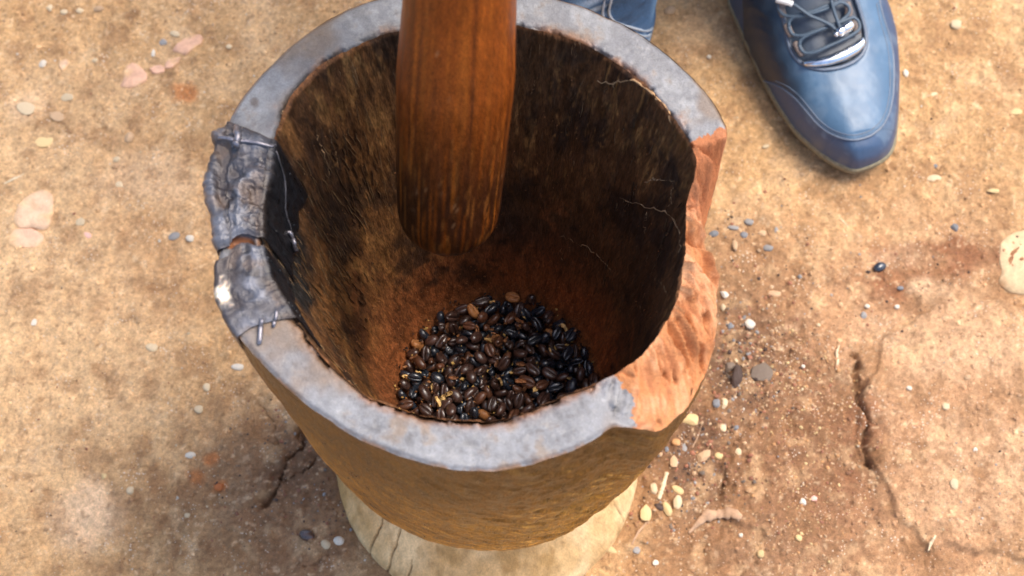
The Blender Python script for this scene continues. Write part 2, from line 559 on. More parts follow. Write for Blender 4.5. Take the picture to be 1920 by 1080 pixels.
# colour of the inner wall
ci = np.empty(PI_.shape); ci[:] = (0.075, 0.038, 0.018)
px_, py_, pz_ = PI_[..., 0], PI_[..., 1], PI_[..., 2]
s_all = np.concatenate([SS, np.zeros((len(frz), NTH))], 0)
dg = np.broadcast_to(deg[None, :], s_all.shape)
wq = .004 * fbm(px_ * 30, py_ * 30, pz_ * 30, seed=120, octaves=3)
st1 = fbm((px_ + wq) * 200, (py_ + wq) * 200, pz_ * 15, seed=121, octaves=4, gain=.7)
mask = sstep(-.25, .45, fbm(px_ * 22, py_ * 22, pz_ * 16, seed=124, octaves=3))
st2 = fbm((px_ + wq) * 50, (py_ - wq) * 50, pz_ * 17, seed=122, octaves=5, gain=.6)
st3 = fbm((px_ + wq) * 450, (py_ + wq) * 450, pz_ * 34, seed=123, octaves=3, gain=.7)
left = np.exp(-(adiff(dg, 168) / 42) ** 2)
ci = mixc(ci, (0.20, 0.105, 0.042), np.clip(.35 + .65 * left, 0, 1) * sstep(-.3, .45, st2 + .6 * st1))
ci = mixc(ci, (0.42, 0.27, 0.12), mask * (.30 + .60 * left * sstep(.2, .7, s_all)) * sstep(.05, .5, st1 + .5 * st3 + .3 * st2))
ci = mixc(ci, (0.016, 0.012, 0.011), .8 * sstep(.0, .5, -st2 + .6 * st1))
ci = mixc(ci, (0.22, 0.125, 0.052), (.2 + .6 * mask) * sstep(.25, .5, st3 + .3 * st1))
ci = mixc(ci, (0.042, 0.026, 0.017), .5 * (1 - mask) * np.clip(1 - .8 * left, 0, 1))
low = 1 - sstep(.02, .34, s_all + .16 * st2)
ci = mixc(ci, (0.25, 0.095, 0.040), low * (.45 + .45 * sstep(-.3, .3, st2 + .6 * st1)))
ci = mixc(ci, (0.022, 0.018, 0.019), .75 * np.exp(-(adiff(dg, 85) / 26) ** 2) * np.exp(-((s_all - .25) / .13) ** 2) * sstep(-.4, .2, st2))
ci = mixc(ci, (0.22, 0.11, 0.06), .6 * sstep(.985, .998, s_all + .01 * st1))
# tar-black patch lining inside the left repair
tar = sstep(0, 1, 1 - np.abs(adiff(dg, 182 + 8 * (1 - s_all))) / 22) * sstep(.62, .85, s_all + .3 * st2)
ci = mixc(ci, (0.012, 0.013, 0.016), np.clip(tar * 2.2, 0, 1))
bl_ = fbm((px_ + wq) * 34, (py_ + wq) * 34, pz_ * 26, seed=125, octaves=5, gain=.65)
ci = mixc(ci, (0.020, 0.014, 0.012), .8 * sstep(.02, .30, bl_) * np.clip(1.15 - .5 * left, 0, 1))
ci = mixc(ci, (0.20, 0.085, 0.035), .5 * sstep(.18, .4, -bl_) * (1 - sstep(.3, .6, s_all)))
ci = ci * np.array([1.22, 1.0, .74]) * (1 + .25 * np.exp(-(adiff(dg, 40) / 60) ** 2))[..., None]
inner_mat = surf("charred_wood", None, rough=.62, rough_var=.18, scale=(380, 380, 38), var=.38, fine=(1250, 1250, 150), fine_var=.45, bump=.7, bump_dist=.0008, spec=.3, sharp=.16,
                 specks=(520, 0.045, (0.42, 0.30, 0.16)))
FI = grid_faces(len(PI_), NTH, True)
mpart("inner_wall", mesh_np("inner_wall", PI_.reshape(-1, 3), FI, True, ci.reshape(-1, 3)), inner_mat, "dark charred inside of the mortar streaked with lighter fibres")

# ---- rim band
NU = 48
U = np.linspace(0, 1, NU)
UU, KR = np.meshgrid(U, K, indexing='ij')
PR = rim_pt(KR, UU)
DG = np.broadcast_to(deg[None, :], UU.shape)
BW = np.broadcast_to(broken_w[None, :], UU.shape)
edge = 0.0016 * (np.exp(-(UU / .05) ** 2) + np.exp(-((1 - UU) / .06) ** 2))
x_, y_, z_ = PR[..., 0], PR[..., 1], PR[..., 2]
surfn = 0.0008 * fbm(x_ * 60, y_ * 60, seed=131, octaves=4) + .0012 * fbm(x_ * 18, y_ * 18, seed=132)
lip = 0.0030 * sstep(.1, .5, ridged(x_ * 120, y_ * 120, seed=133)) * np.exp(-(UU / .10) ** 2)
dzr = (-edge + surfn - lip) * (1 - BW)
# torn wood: long steep splinters running from the inside edge down and outwards
ang = np.radians(DG)
al = ang * .12 * 1000      # mm along the rim
ac = UU * 40.0
u1, v1_ = al + .55 * ac, ac - .2 * al
chunk = fbm(u1 / 15 + .35 * noise(u1 / 6, v1_ / 6, seed=139), v1_ / 24, seed=141, octaves=2)
sv_ = chunk * 4.6 + .9 * fbm(u1 / 4, v1_ / 13, seed=142, octaves=3) + .25
stepy = (np.floor(sv_) + sstep(.80, 1.0, sv_ - np.floor(sv_))) / 4.6
spl = fbm(u1 / 3.2, v1_ / 15, seed=143, octaves=4, gain=.6)
spl2 = fbm(u1 / 1.1, v1_ / 9, seed=144, octaves=3, gain=.6)
win = np.clip(UU * 9, 0, 1) * np.clip((1 - UU) * 9, 0, 1)
saw_ph = u1 / 15 + .55 * fbm(u1 / 30, v1_ / 22, seed=145, octaves=2) + .10 * fbm(u1 / 5, v1_ / 8, seed=146, octaves=3)
sw = saw_ph - np.floor(saw_ph)
saw = np.where(sw < .90, sw / .90, (1 - sw) / .10)
samp = .25 + .95 * sstep(-.3, .5, noise(np.floor(saw_ph) * 3.7, v1_ / 16, seed=147))
saw2p = u1 / 5.5 + .5 * fbm(u1 / 12, v1_ / 16, seed=148); sw2 = saw2p - np.floor(saw2p)
samp2 = sstep(.0, .5, fbm(u1 / 11, v1_ / 12, seed=149))
dbr = (0.0105 * (saw - .5) * samp + .0036 * (sw2 - .5) * samp2 + .0045 * chunk + .0006 * spl) * win + .0004 * spl2
dbr = dbr + .004 * np.sin(UU * math.pi) * sstep(-60, -20, DG)
slit = sstep(.62, .86, ridged(u1 / 8 + .5 * fbm(u1 / 6, v1_ / 6, seed=150), v1_ / 30, seed=151, octaves=2)) * sstep(.0, .35, fbm(u1 / 14, v1_ / 12, seed=152)) * win
dbr = dbr - .0030 * slit
nrm = np.stack([np.cos(ang) * .45, np.sin(ang) * .45, np.ones_like(ang)], -1)
PR = PR + nrm * (dbr * BW)[..., None]
PR[..., 2] += dzr
# rift under the gap between the two leather pieces
rift = np.exp(-(adiff(DG, 187.3 - 4 * (UU - .5)) / 2.0) ** 2) * sstep(.12, .3, UU)
PR[..., 2] -= .005 * rift
al_ = ang * 125
cr = np.empty(PR.shape); cr[:] = (0.215, 0.215, 0.225)
m1 = fbm(x_ * 40, y_ * 40, seed=151, octaves=4); m2 = fbm(x_ * 150, y_ * 150, seed=152, octaves=4, gain=.6)
m3 = fbm(x_ * 12, y_ * 12, seed=153)
cr = mixc(cr, (0.095, 0.092, 0.098), sstep(-.05, .4, m1) * .95)
cr = mixc(cr, (0.30, 0.31, 0.33), .6 * np.exp(-(adiff(DG, -95) / 55) ** 2) * sstep(-.4, .3, m2 + .3))  # painted sky highlight: front of the rim made paler
cr = mixc(cr, (0.16, 0.13, 0.095), .55 * np.exp(-(adiff(DG, 125) / 40) ** 2) * sstep(-.5, .2, m1))
cr = mixc(cr, (0.33, 0.335, 0.34), .7 * sstep(.0, .5, m2 - .5 * m1))
cr = mixc(cr, (0.22, 0.145, 0.085), .7 * sstep(.12, .45, m2 * .6 + m1 * .5 + .25 * m3 + .12 * (DG > 20) * (DG < 130)))
cr = mixc(cr, (0.28, 0.125, 0.055), .85 * np.exp(-(UU / (.12 + .10 * np.clip(m2 + .4, 0, 1))) ** 2) * sstep(-.35, .1, m1 + .5 * m2))
cr = mixc(cr, (0.23, 0.115, 0.05), .9 * np.exp(-((1 - UU) / .05) ** 2) * sstep(-.25, .1, m2))
cr = mixc(cr, (0.09, 0.05, 0.03), .7 * sstep(.45, .7, fbm(x_ * 85, y_ * 85, seed=155)) * (m3 > -.3))
scr = ridged(al_ / 3.2 + UU * 6, UU * 26 + .8 * m1, seed=156, octaves=2)
cr = mixc(cr, (0.14, 0.12, 0.11), .45 * sstep(.80, .95, scr) * (m2 > -.25))
cr = mixc(cr, (0.36, 0.355, 0.35), .4 * sstep(.84, .97, ridged(al_ / 9 - UU * 9, UU * 13 - al_ / 30, seed=157, octaves=2)))
cr = mixc(cr, (0.36, 0.14, 0.055), .95 * sstep(.2, .5, rift))
cb = np.empty(PR.shape); cb[:] = (0.50, 0.225, 0.105)
cb = mixc(cb, (0.64, 0.36, 0.22), .8 * sstep(-.1, .5, .6 * spl2 + chunk))
cb = mixc(cb, (0.34, 0.13, 0.065), .7 * sstep(.05, .55, -.5 * spl2 - .8 * spl))
cb = mixc(cb, (0.30, 0.11, 0.05), .5 * sstep(.80, .86, sw) * sstep(.5, .9, samp))  # scarps darkened: shade painted in so the splinters stand out
cb = mixc(cb, (0.40, 0.15, 0.075), .7 * sstep(3, 9, DG))
cb = mixc(cb, (0.27, 0.10, 0.05), .45 * sstep(.3, .6, fbm(u1 / 1.6, v1_ / 11, seed=163, octaves=3)))
cb = mixc(cb, (0.20, 0.07, 0.032), .3 * slit)  # crevice shade painted into the slits
cb = cb * np.array([.92, .86, .74])
pit = fbm(x_ * 420, y_ * 420, seed=158, octaves=2)
cr = mixc(cr, (0.075, 0.060, 0.050), .4 * sstep(.36, .55, pit) * sstep(-.4, .3, m1)); cr = mixc(cr, (0.38, 0.37, 0.35), .25 * sstep(.38, .52, -pit))
cr = mixc(cr, (0.20, 0.125, 0.070), .65 * sstep(.12, .42, fbm(x_ * 28, y_ * 28, seed=159, octaves=4) + .18 * np.exp(-(adiff(DG, 80) / 70) ** 2) - .05))
rad_c = ridged(al_ / 5.5 + .6 * fbm(UU * 6, al_ / 9, seed=165), UU * 1.3, seed=164, octaves=2)
cr = mixc(cr, (0.06, 0.045, 0.038), .55 * sstep(.86, .97, rad_c) * sstep(.0, .35, fbm(al_ / 22, UU * 2, seed=166)))
cr = cr * np.array([.78, .775, .77]) * (1 - .22 * np.exp(-(adiff(DG, 120) / 60) ** 2))[..., None]
FR_ = grid_faces(NU, NTH, True)
fk = FR_[:, 0] % NTH; fu = (FR_[:, 0] // NTH) / NU
jag = 1.6 * fbm(fu * 9, fk * .03, seed=161, octaves=3)
lo_lim = -51.0 - 4.0 * sstep(.3, 1, fu) * 1.0 + 1.2 * jag
hi_lim = 19.6 + 1.4 * fu + .8 * jag
isb = (deg[fk] > lo_lim) & (deg[fk] < hi_lim)
rim_mat = surf("worn_grey_rim_wood", None, rough=.46, rough_var=.15, scale=(240, 240, 240), var=.22, fine=(1200, 1200, 1200), fine_var=.2, bump=.6, bump_dist=.0006, spec=.55, sharp=.2)
torn_mat = surf("torn_red_wood", None, rough=.75, rough_var=.1, scale=(420, 420, 110), var=.16, fine=(1400, 1400, 400), fine_var=.2, bump=.8, bump_dist=.0008, spec=.25, sharp=.2)
mpart("rim", sub_mesh("rim", PR.reshape(-1, 3), FR_, ~isb, cr.reshape(-1, 3)), rim_mat, "worn blue grey top of the rim")
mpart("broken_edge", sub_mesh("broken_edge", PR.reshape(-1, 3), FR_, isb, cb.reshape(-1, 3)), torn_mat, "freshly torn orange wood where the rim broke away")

# ---- outer wall
NO = 230
T = np.linspace(0, 1, NO)
TT, KO = np.meshgrid(T, K, indexing='ij')
ZZ = ZO[None, :] + (0.088 - ZO[None, :]) * TT
PO = outer_pt(KO, ZZ)
PO[0] = PR[-1]
x_, y_, z_ = PO[..., 0], PO[..., 1], PO[..., 2]
dirn = np.stack([np.cos(TH)[None, :].repeat(NO, 0), np.sin(TH)[None, :].repeat(NO, 0), np.zeros((NO, NTH)) - .25], -1)
a_mm = np.radians(deg)[None, :] * 115; z_mm = z_ * 1000
adze = ridged((a_mm + .9 * z_mm + 5 * fbm(a_mm / 18, z_mm / 18, seed=170)) / 8, (z_mm - .9 * a_mm) / 26, seed=171, octaves=3)
zone = .25 + np.exp(-(adiff(deg[None, :], -62) / 30) ** 2)
fd = np.clip(TT / .02, 0, 1)
d = (.0020 * fbm(x_ * 25, y_ * 25, z_ * 20, seed=172, octaves=3) + .0013 * zone * adze + .0003 * fbm(x_ * 150, y_ * 150, z_ * 30, seed=173)) * fd
PO = PO + dirn * d[..., None]
co = np.empty(PO.shape); co[:] = (0.27, 0.155, 0.045)
w1 = fbm(x_ * 30, y_ * 30, z_ * 16, seed=181, octaves=4); w2 = fbm((a_mm + .8 * z_mm) / 2.2, (z_mm - .8 * a_mm) / 20, seed=182, octaves=3, gain=.6)
co = mixc(co, (0.14, 0.075, 0.020), .8 * sstep(-.25, .4, w1))
co = mixc(co, (0.40, 0.25, 0.085), .55 * sstep(.0, .5, -w1 + .5 * w2))
co = mixc(co, (0.60, 0.42, 0.20), .9 * sstep(.18, .42, w2) * sstep(-.1, .4, adze) * np.clip(zone, 0, 1) * sstep(-.3, .2, fbm(x_ * 18, y_ * 18, z_ * 25, seed=183)))
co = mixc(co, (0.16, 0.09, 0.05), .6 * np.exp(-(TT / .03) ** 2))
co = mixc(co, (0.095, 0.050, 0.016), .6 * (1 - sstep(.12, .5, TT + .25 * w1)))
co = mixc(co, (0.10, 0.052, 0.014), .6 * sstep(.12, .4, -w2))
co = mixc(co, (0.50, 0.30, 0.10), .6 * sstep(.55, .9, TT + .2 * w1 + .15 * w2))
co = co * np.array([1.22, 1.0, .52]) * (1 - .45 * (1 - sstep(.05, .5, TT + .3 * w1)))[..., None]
outer_mat = surf("oiled_brown_wood", None, rough=.38, rough_var=.14, scale=(200, 200, 70), var=.4, fine=(1000, 1000, 260), fine_var=.3, bump=.8, bump_dist=.0010, spec=.3, sharp=.15)
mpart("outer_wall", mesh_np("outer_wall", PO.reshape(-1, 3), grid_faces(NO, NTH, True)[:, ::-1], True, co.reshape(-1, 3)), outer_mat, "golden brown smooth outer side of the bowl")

# ---- pedestal
PZ = np.array([(.100, .070), (.094, .0745), (.086, .0815), (.07, .0885), (.05, .096), (.03, .1025), (.012, .1075), (-.012, .109)])
NP_ = 110
zz = np.linspace(.100, -.012, NP_); rr = np.interp(zz, PZ[::-1, 0], PZ[::-1, 1])
for _ in range(6): rr[1:-1] = (rr[:-2] + 2 * rr[1:-1] + rr[2:]) / 4
NK = 720
thp = np.linspace(-math.pi, math.pi, NK, endpoint=False)
dp = np.degrees(thp)[None, :]
ZP, RP = zz[:, None] + 0 * dp, rr[:, None] + 0 * dp
xx, yy = RP * np.cos(thp), RP * np.sin(thp)
RP = RP + .0010 * fbm(xx * 30, yy * 30, ZP * 30, seed=191) + .0003 * ridged(xx * 130, yy * 130, ZP * 20, seed=192)
cp = np.empty(RP.shape + (3,)); cp[:] = (0.64, 0.46, 0.25)
q1 = fbm(xx * 35, yy * 35, ZP * 15, seed=193, octaves=4); q2 = fbm(xx * 160, yy * 160, ZP * 18, seed=194, octaves=3)
cp = mixc(cp, (0.78, 0.62, 0.39), sstep(-.1, .4, q1)); cp = mixc(cp, (0.42, 0.27, 0.11), .75 * sstep(.1, .5, -q1 + .3 * q2))
cp = mixc(cp, (0.35, 0.22, 0.10), .35 * sstep(.15, .5, q2))
for a0, z0, z1, w, dep in ((-139, 0, .085, .38, .0035), (-130, 0.0, .078, .32, .003), (-121, .002, .05, .26, .002), (-27, .01, .05, .25, .0015), (60, 0, .07, .5, .004), (150, 0, .06, .4, .004)):
    ww = np.exp(-(adiff(dp + 1.2 * fbm(ZP * 60, ZP * 0, seed=int(a0) + 300), a0) / w) ** 2) * sstep(z0 - .02, z0 + .004, ZP) * (1 - sstep(z1 - .012, z1, ZP))
    RP = RP - dep * ww; cp = mixc(cp, (0.14, 0.075, 0.035), .8 * ww)
cp = cp * np.array([1.0, .93, .80])
V = np.stack([-.0175 + RP * np.cos(thp), RP * np.sin(thp), ZP], -1)
ped_mat = surf("pale_dry_wood", None, rough=.7, rough_var=.1, scale=(200, 200, 45), var=.16, fine=(1000, 1000, 160), fine_var=.18, sharp=.18, bump=.7, bump_dist=.0006, spec=.35)
mpart("pedestal", mesh_np("pedestal", V.reshape(-1, 3), grid_faces(NP_, NK, True)[:, ::-1], True, cp.reshape(-1, 3)), ped_mat, "pale bare wooden foot with thin upright cracks")

# ---- leather / tin patches over the left side of the rim
patch_mat = surf("blue_grey_patch_sheet", None, rough=.36, rough_var=.12, scale=(260, 260, 260), var=.35, fine=(1200, 1200, 1200), fine_var=.25, bump=.5, bump_dist=.0006, metallic=.25, spec=.6)


def patch(name, d0, d1, amp, seed, label, out_depth, in_depth, edge0, edge1):
    nk, nv = 190, 210
    V = np.zeros((nv, nk, 3)); tv = np.linspace(0, 1, nv)
    a = .18; b = .62
    D = np.zeros((nv, nk))
    for i, v in enumerate(tv):
        e0 = d0 + edge0(v); e1 = d1 + edge1(v)
        D[i] = np.linspace(e0, e1, nk)
        kk = ((D[i] + 180) / 360 * NTH) % NTH
        if v < a:
            t = 1 - v / a
            dep = out_depth * (1 + .25 * fbm(D[i] * .2, D[i] * 0 + seed, seed=seed))
            V[i] = outer_pt(kk, ZR - dep * t)
        elif v < b:
            V[i] = rim_pt(kk, 1 - (v - a) / (b - a))
        else:
            t = (v - b) / (1 - b)
            dep = in_depth * (1 + .22 * fbm(D[i] * .15, D[i] * 0 + seed + 3, seed=seed + 1))
            V[i] = inner_pt(kk, 1 - dep * t)
    for _ in range(5):
        V[1:-1] = (V[:-2] + 2 * V[1:-1] + V[2:]) / 4
    N = grid_normals(V)
    if N[nv * 2 // 5, nk // 2, 2] < 0: N = -N
    TV = np.broadcast_to(tv[:, None], D.shape)
    am = np.radians(D) * 125; cm = TV * 75
    warp = 5 * fbm(am / 14, cm / 14, seed=seed + 4)
    cr1 = ridged((am + warp) / 19, (cm - warp) / 22, seed=seed + 5, octaves=2) + .12 * fbm(am / 3, cm / 3, seed=seed + 12)
    cr3 = ridged((am + 2.5 * fbm(am / 7, cm / 7, seed=seed + 21)) / 7, cm / 9, seed=seed + 20, octaves=2)
    cr2 = fbm(am / 5, cm / 8, seed=seed + 6, octaves=3)
    em = np.clip(TV / .03, 0, 1) * np.clip((1 - TV) / .03, 0, 1)
    ef = np.linspace(0, 1, nk)[None, :]
    em = em * np.clip(ef / .05, 0.1, 1) * np.clip((1 - ef) / .05, 0.1, 1)
    disp = .0012 + em * (amp * (cr1 * .9 + .2) + amp * .22 * cr2 + (.0011 if name == 'upper' else .0003) * cr3)
    inn = sstep(.55, .66, TV)
    disp = np.where(TV > .6, .001 + (disp - .001) * .45, disp)
    V = V + N * np.maximum(disp, .0006)[..., None]
    c = np.empty(V.shape); c[:] = (0.085, 0.080, 0.090)
    c = mixc(c, (0.22, 0.23, 0.27), .75 * sstep(.2, .9, cr1 + .2 * cr2 + .25 * cr3)); c = mixc(c, (0.03, 0.022, 0.02), .7 * sstep(.3, .8, -cr3))
    c = mixc(c, (0.050, 0.036, 0.033), .85 * sstep(-.15, .45, -cr1 + .4 * cr2))
    c = mixc(c, (0.15, 0.10, 0.07), .6 * sstep(.0, .4, fbm(am / 9, cm / 9, seed=seed + 8)))
    c = mixc(c, (0.011, 0.012, 0.015), .95 * inn)
    c = mixc(c, (0.07, 0.045, 0.035), .8 * (1 - sstep(.08, .2, TV)))
    c = mixc(c, (0.08, 0.05, 0.04), .8 * np.maximum(1 - ef / .025, 0) + 0 * TV)
    if name == 'lower':
        w = blob_uv(ef, TV, .45, .24, .22, .07, seed)
        c = mixc(c, (0.62, 0.56, 0.48), .85 * w)
    c = np.where((c > .3), c, c * .68)
    me = mesh_np("patch_sheet", V.reshape(-1, 3), grid_faces(nv, nk), True, c.reshape(-1, 3))
    o = mpart("patch_sheet", me, patch_mat, label)
    sm = o.modifiers.new("thickness", 'SOLIDIFY'); sm.thickness = .0008; sm.offset = -1
    return V


def blob_uv(u, v, cu, cv, ru, rv, seed):
    d = np.hypot((u - cu) / ru, (v - cv) / rv) + .6 * fbm(u * 14, v * 22, seed=seed, octaves=3)
    return 1 - sstep(.35, 1.15, d)


jg = lambda s, a: (lambda v: a * float(fbm(np.array([v * 9.0]), np.array([s * 1.7]), seed=s, octaves=3)[0]))
patch('upper', 158.2, 186.2, .0030, 701, "crumpled dark leather patch nailed over the rim, above the gap", .03, .20, jg(3, .5),
      lambda v: 1.2 * float(fbm(np.array([v * 12.0]), np.array([5.]), seed=9, octaves=3)[0]) + 3.0 * max(0, v - .45) + 2.2 * (v < .3))
patch('lower', 188.6, 209.0, .0011, 731, "smoother blue grey patch with a white scuff, below the gap", .02, .16,
      lambda v: 1.4 * float(fbm(np.array([v * 12.0]), np.array([5.]), seed=9, octaves=3)[0]) + 3.0 * max(0, v - .45) + 2.2 * (v < .3), lambda v: 9 * max(0, v - .3) + .4 * math.sin(v * 11))

# surface lookup for the small metal parts and cracks
bpy.context.view_layer.update()


def bvh_of(objs):
    vs_, ps_ = [], []
    for o in objs:
        me = o.data; off = len(vs_); M = o.matrix_world
        vs_ += [M @ v.co for v in me.vertices]; ps_ += [[off + i for i in p.vertices] for p in me.polygons]
    return BVHTree.FromPolygons(vs_, ps_)


def drape(T, pts, lift=.0005, fallback=.42):
    out, nn = [], []
    o = Vector(CAM)
    for p in pts:
        d = Vector(at(p[0], p[1], 0)) - o
        h = T.ray_cast(o, d.normalized())
        if h[0] is None:
            out.append(at(p[0], p[1], fallback)); nn.append((0, 0, 1)); continue
        n = h[1]
        if n.dot(d) > 0: n = -n
        l = p[2] if len(p) > 2 else lift
        out.append(np.array(h[0] + n * l)); nn.append(tuple(n))
    return np.array(out), np.array(nn)


m_objs = [o for o in mortar.children]
TM = bvh_of(m_objs)
iron = surf("dull_iron", (0.20, 0.19, 0.21), rough=.38, rough_var=.12, metallic=.75, scale=(900,) * 3, var=.4, bump=.4, bump_dist=.0003)


def staple(pts, r, flat=1.0, name="staple", ends=.004, mat=None):
    P, N = drape(TM, smooth_path(pts, 14, 1), lift=r * .9)
    if ends:
        P = np.r_[[P[0] - N[0] * ends], P, [P[-1] - N[-1] * ends]]; N = np.r_[[N[0]], N, [N[-1]]]
    mpart(name, tube_mesh(name, P, r, 8, flat), mat or iron)


staple([(446, 243), (447, 258), (444, 274)], .0020)
staple([(412, 258), (440, 263), (475, 267), (514, 274)], .0011, .7, "wire")
staple([(491, 600), (489, 620), (487, 643)], .0013)
staple([(519, 584), (517, 598), (513, 612)], .0010)
dark_wire = surf("dark_old_wire", (0.09, 0.085, 0.09), rough=.5, metallic=.6, scale=(900,) * 3, var=.4, bump=.3)
staple([(517, 285), (523, 305), (533, 335), (534, 370), (533, 395), (541, 420), (546, 435)], .00055, 1, "wire", mat=dark_wire)
staple([(541, 436), (547, 452), (553, 470)], .0012, 1, "nail")

# pale splits and root-like cracks across the charred inside
split_mat = surf("pale_split_wood", (0.42, 0.25, 0.12), rough=.8, scale=(900,) * 3, var=.4, bump=.4)
SPL = [([(1163, 373), (1185, 380), (1215, 388), (1245, 396), (1262, 412), (1272, 435), (1276, 460), (1274, 480)], .0008), ([(1215, 388), (1212, 405), (1208, 425), (1212, 440)], .0005),
       ([(1045, 440), (1070, 452), (1095, 462), (1120, 480), (1140, 500), (1150, 515)], .0006), ([(1120, 152), (1145, 158), (1170, 150), (1195, 148), (1210, 165), (1235, 190), (1252, 205), (1262, 240)], .0009),
       ([(1150, 165), (1148, 155), (1165, 148)], .0006), ([(1095, 180), (1085, 220), (1078, 270), (1072, 320), (1070, 360)], .00035), ([(1240, 395), (1260, 380), (1262, 340), (1250, 325)], .0005),
       ([(1225, 520), (1245, 535), (1250, 560)], .0005), ([(1180, 545), (1195, 570), (1205, 590)], .0004), ([(1010, 130), (1000, 165), (990, 200)], .0004), ([(1208, 340), (1228, 335), (1250, 338)], .0009),
       ([(590, 240), (610, 300), (622, 350)], .0005), ([(600, 210), (622, 262), (640, 330)], .0005), ([(560, 300), (575, 330), (570, 350)], .0004), ([(1110, 400), (1112, 430), (1118, 460)], .0003),
       ([(1130, 300), (1133, 340), (1128, 375)], .0003), ([(1060, 450), (1050, 470), (1060, 500)], .0004)]
rnd = random.Random(4)
for pts, r in SPL:
    p = smooth_path(pts, 26, 1)
    p = p + np.array([[rnd.uniform(-3, 3), rnd.uniform(-3, 3)] for _ in p])
    P, N = drape(TM, p, lift=-.0002)
    rr_ = r * np.array([.3 + .9 * rnd.random() for _ in p]) * np.sin(np.linspace(.15, math.pi - .15, len(p))) ** .4
    mpart("split", tube_mesh("split", P, rr_, 5, .6), split_mat)

# loose fibres standing off the charred wall: nobody could count them
rf_ = random.Random(9); fv, ff_, fc_ = [], [], []
for i in range(1100):
    lft = rf_.random() < .5
    a = rf_.gauss(160, 32) if lft else rf_.uniform(10, 200)
    s0 = rf_.uniform(.42 if lft else .25, .99); ln = rf_.uniform(.012, .07) * (1.3 if lft else .8); n_ = 5
    k0 = ((a + 180) / 360 * NTH); dk = rf_.uniform(-9, 9) * ln * 8
    w = rf_.uniform(.00008, .00020); off = len(fv)
    for j in range(n_):
        t_ = j / (n_ - 1); sc3 = min(.998, s0 + ln * (t_ - .5))
        kk = k0 + dk * t_ + rf_.uniform(-.6, .6)
        c = inner_pt(np.array([kk]), sc3)[0]; th_ = -math.pi + kk * THW
        nd = np.array([-math.cos(th_), -math.sin(th_), .25]); td = np.array([-math.sin(th_), math.cos(th_), 0])
        ww = w * (1 - abs(2 * t_ - 1) ** 2 * .8)
        base = c + nd * .0003
        for q_ in (-td * ww, nd * ww * 1.0, td * ww, -nd * .0012): fv.append(tuple(base + q_))
    for j in range(n_ - 1):
        for q_ in range(4): ff_.append((off + j * 4 + q_, off + j * 4 + (q_ + 1) % 4, off + j * 4 + 4 + (q_ + 1) % 4, off + j * 4 + 4 + q_))
    col = rf_.choice(((.24, .14, .06), (.19, .105, .045), (.33, .21, .10), (.15, .08, .035))) if lft else rf_.choice(((.14, .08, .04), (.20, .11, .05), (.09, .05, .025)))
    fc_ += [col] * (n_ * 4)
fib_mat = surf("wood_fibre", None, rough=.7, scale=(900,) * 3, var=.3, bump=0)
o = mpart("fibres", mesh_np("fibres", fv, ff_, False, np.array(fc_)), fib_mat, "pale fibres standing off the charred inner wall"); o['kind'] = 'stuff'

# ================================================================== COFFEE BEANS
def bean_mesh(name, seed, lod=1.0, split=True):
    r = random.Random(seed)
    nt_ = int(15 * lod)
    angs = [0, 25, 50, 75, 90, 105, 130, 155, 180, 205, 228, 246, 257, 263, 267, 270, 273, 277, 283, 294, 312, 335] if lod == 1 else [0, 45, 90, 135, 180, 230, 270, 310]
    L, W, H = .0098, .0070, .0046
    V = []; wob = r.uniform(-.5, .5); ph = r.uniform(0, 6)
    for i in range(1, nt_):
        t = math.pi * i / nt_
        rho = math.sin(t) ** .9; x = -L / 2 * math.cos(t)
        for a in angs:
            a_ = math.radians(a); c, s = math.cos(a_), math.sin(a_)
            y = W / 2 * rho * c
            if s >= 0: z = H * .65 * rho * s
            else:
                z = -H * .42 * rho ** .7 * abs(s) ** .45
                if split:
                    yc = wob * .0006 * math.sin(x / L * 6.3 + ph * 0)
                    g = math.exp(-((y - yc) / .00042) ** 2) * rho ** .5
                    z += .0013 * g + .0002 * math.exp(-((abs(y - yc) - .0012) / .0006) ** 2) * -1
            n_ = 1 + .035 * math.sin(5 * t + ph) * math.cos(2 * a_ + ph)
            V.append((x, y * n_, z * n_))
    na = len(angs); F = []
    for i in range(nt_ - 2):
        for k in range(na):
            a, b = i * na + k, i * na + (k + 1) % na
            F.append((a, a + na, b + na, b))
    V += [(-L / 2, 0, 0), (L / 2, 0, 0)]
    e = len(V)
    for k in range(na):
        F.append((e - 2, k, (k + 1) % na)); F.append((e - 1, (nt_ - 2) * na + (k + 1) % na, (nt_ - 2) * na + k))
    me = bpy.data.meshes.new(name); me.from_pydata(V, [], F)
    me.polygons.foreach_set('use_smooth', [True] * len(me.polygons)); me.update()
    return me


def broken_bean_mesh(name, seed):
    me = bean_mesh(name, seed)
    r = random.Random(seed)
    cut = r.uniform(-.001, .002)
    for v in me.vertices:
        if v.co.x > cut:
            v.co.x = cut + .12 * (v.co.x - cut) + r.uniform(-.0003, .0003)
            v.co.y *= .93 + r.uniform(-.08, .08); v.co.z *= .93 + r.uniform(-.12, .12)
    me.update(); return me


def bean_material(name, col, rough, spec=.5, coat=0.1):
    return surf(name, col, rough=rough, rough_var=.12, scale=(260,) * 3, var=.4, fine=(1300,) * 3, fine_var=.3, bump=.35, bump_dist=.0003, spec=spec, per_object=.35, coat=coat, coat_rough=.3)


BM = {'black': bean_material("black_roast", (.013, .018, .028), .30, .9),
      'dark brown': bean_material("dark_roast", (.056, .027, .020), .33, .8),
      'mid brown': bean_material("medium_roast", (.105, .042, .022), .36, .6),
      'orange brown': bean_material("light_roast", (.36, .15, .05), .42, .4, 0)}
chaff_mat = surf("golden_chaff", (.62, .42, .17), rough=.6, scale=(700,) * 3, var=.5, bump=.4, per_object=.5, spec=.4)
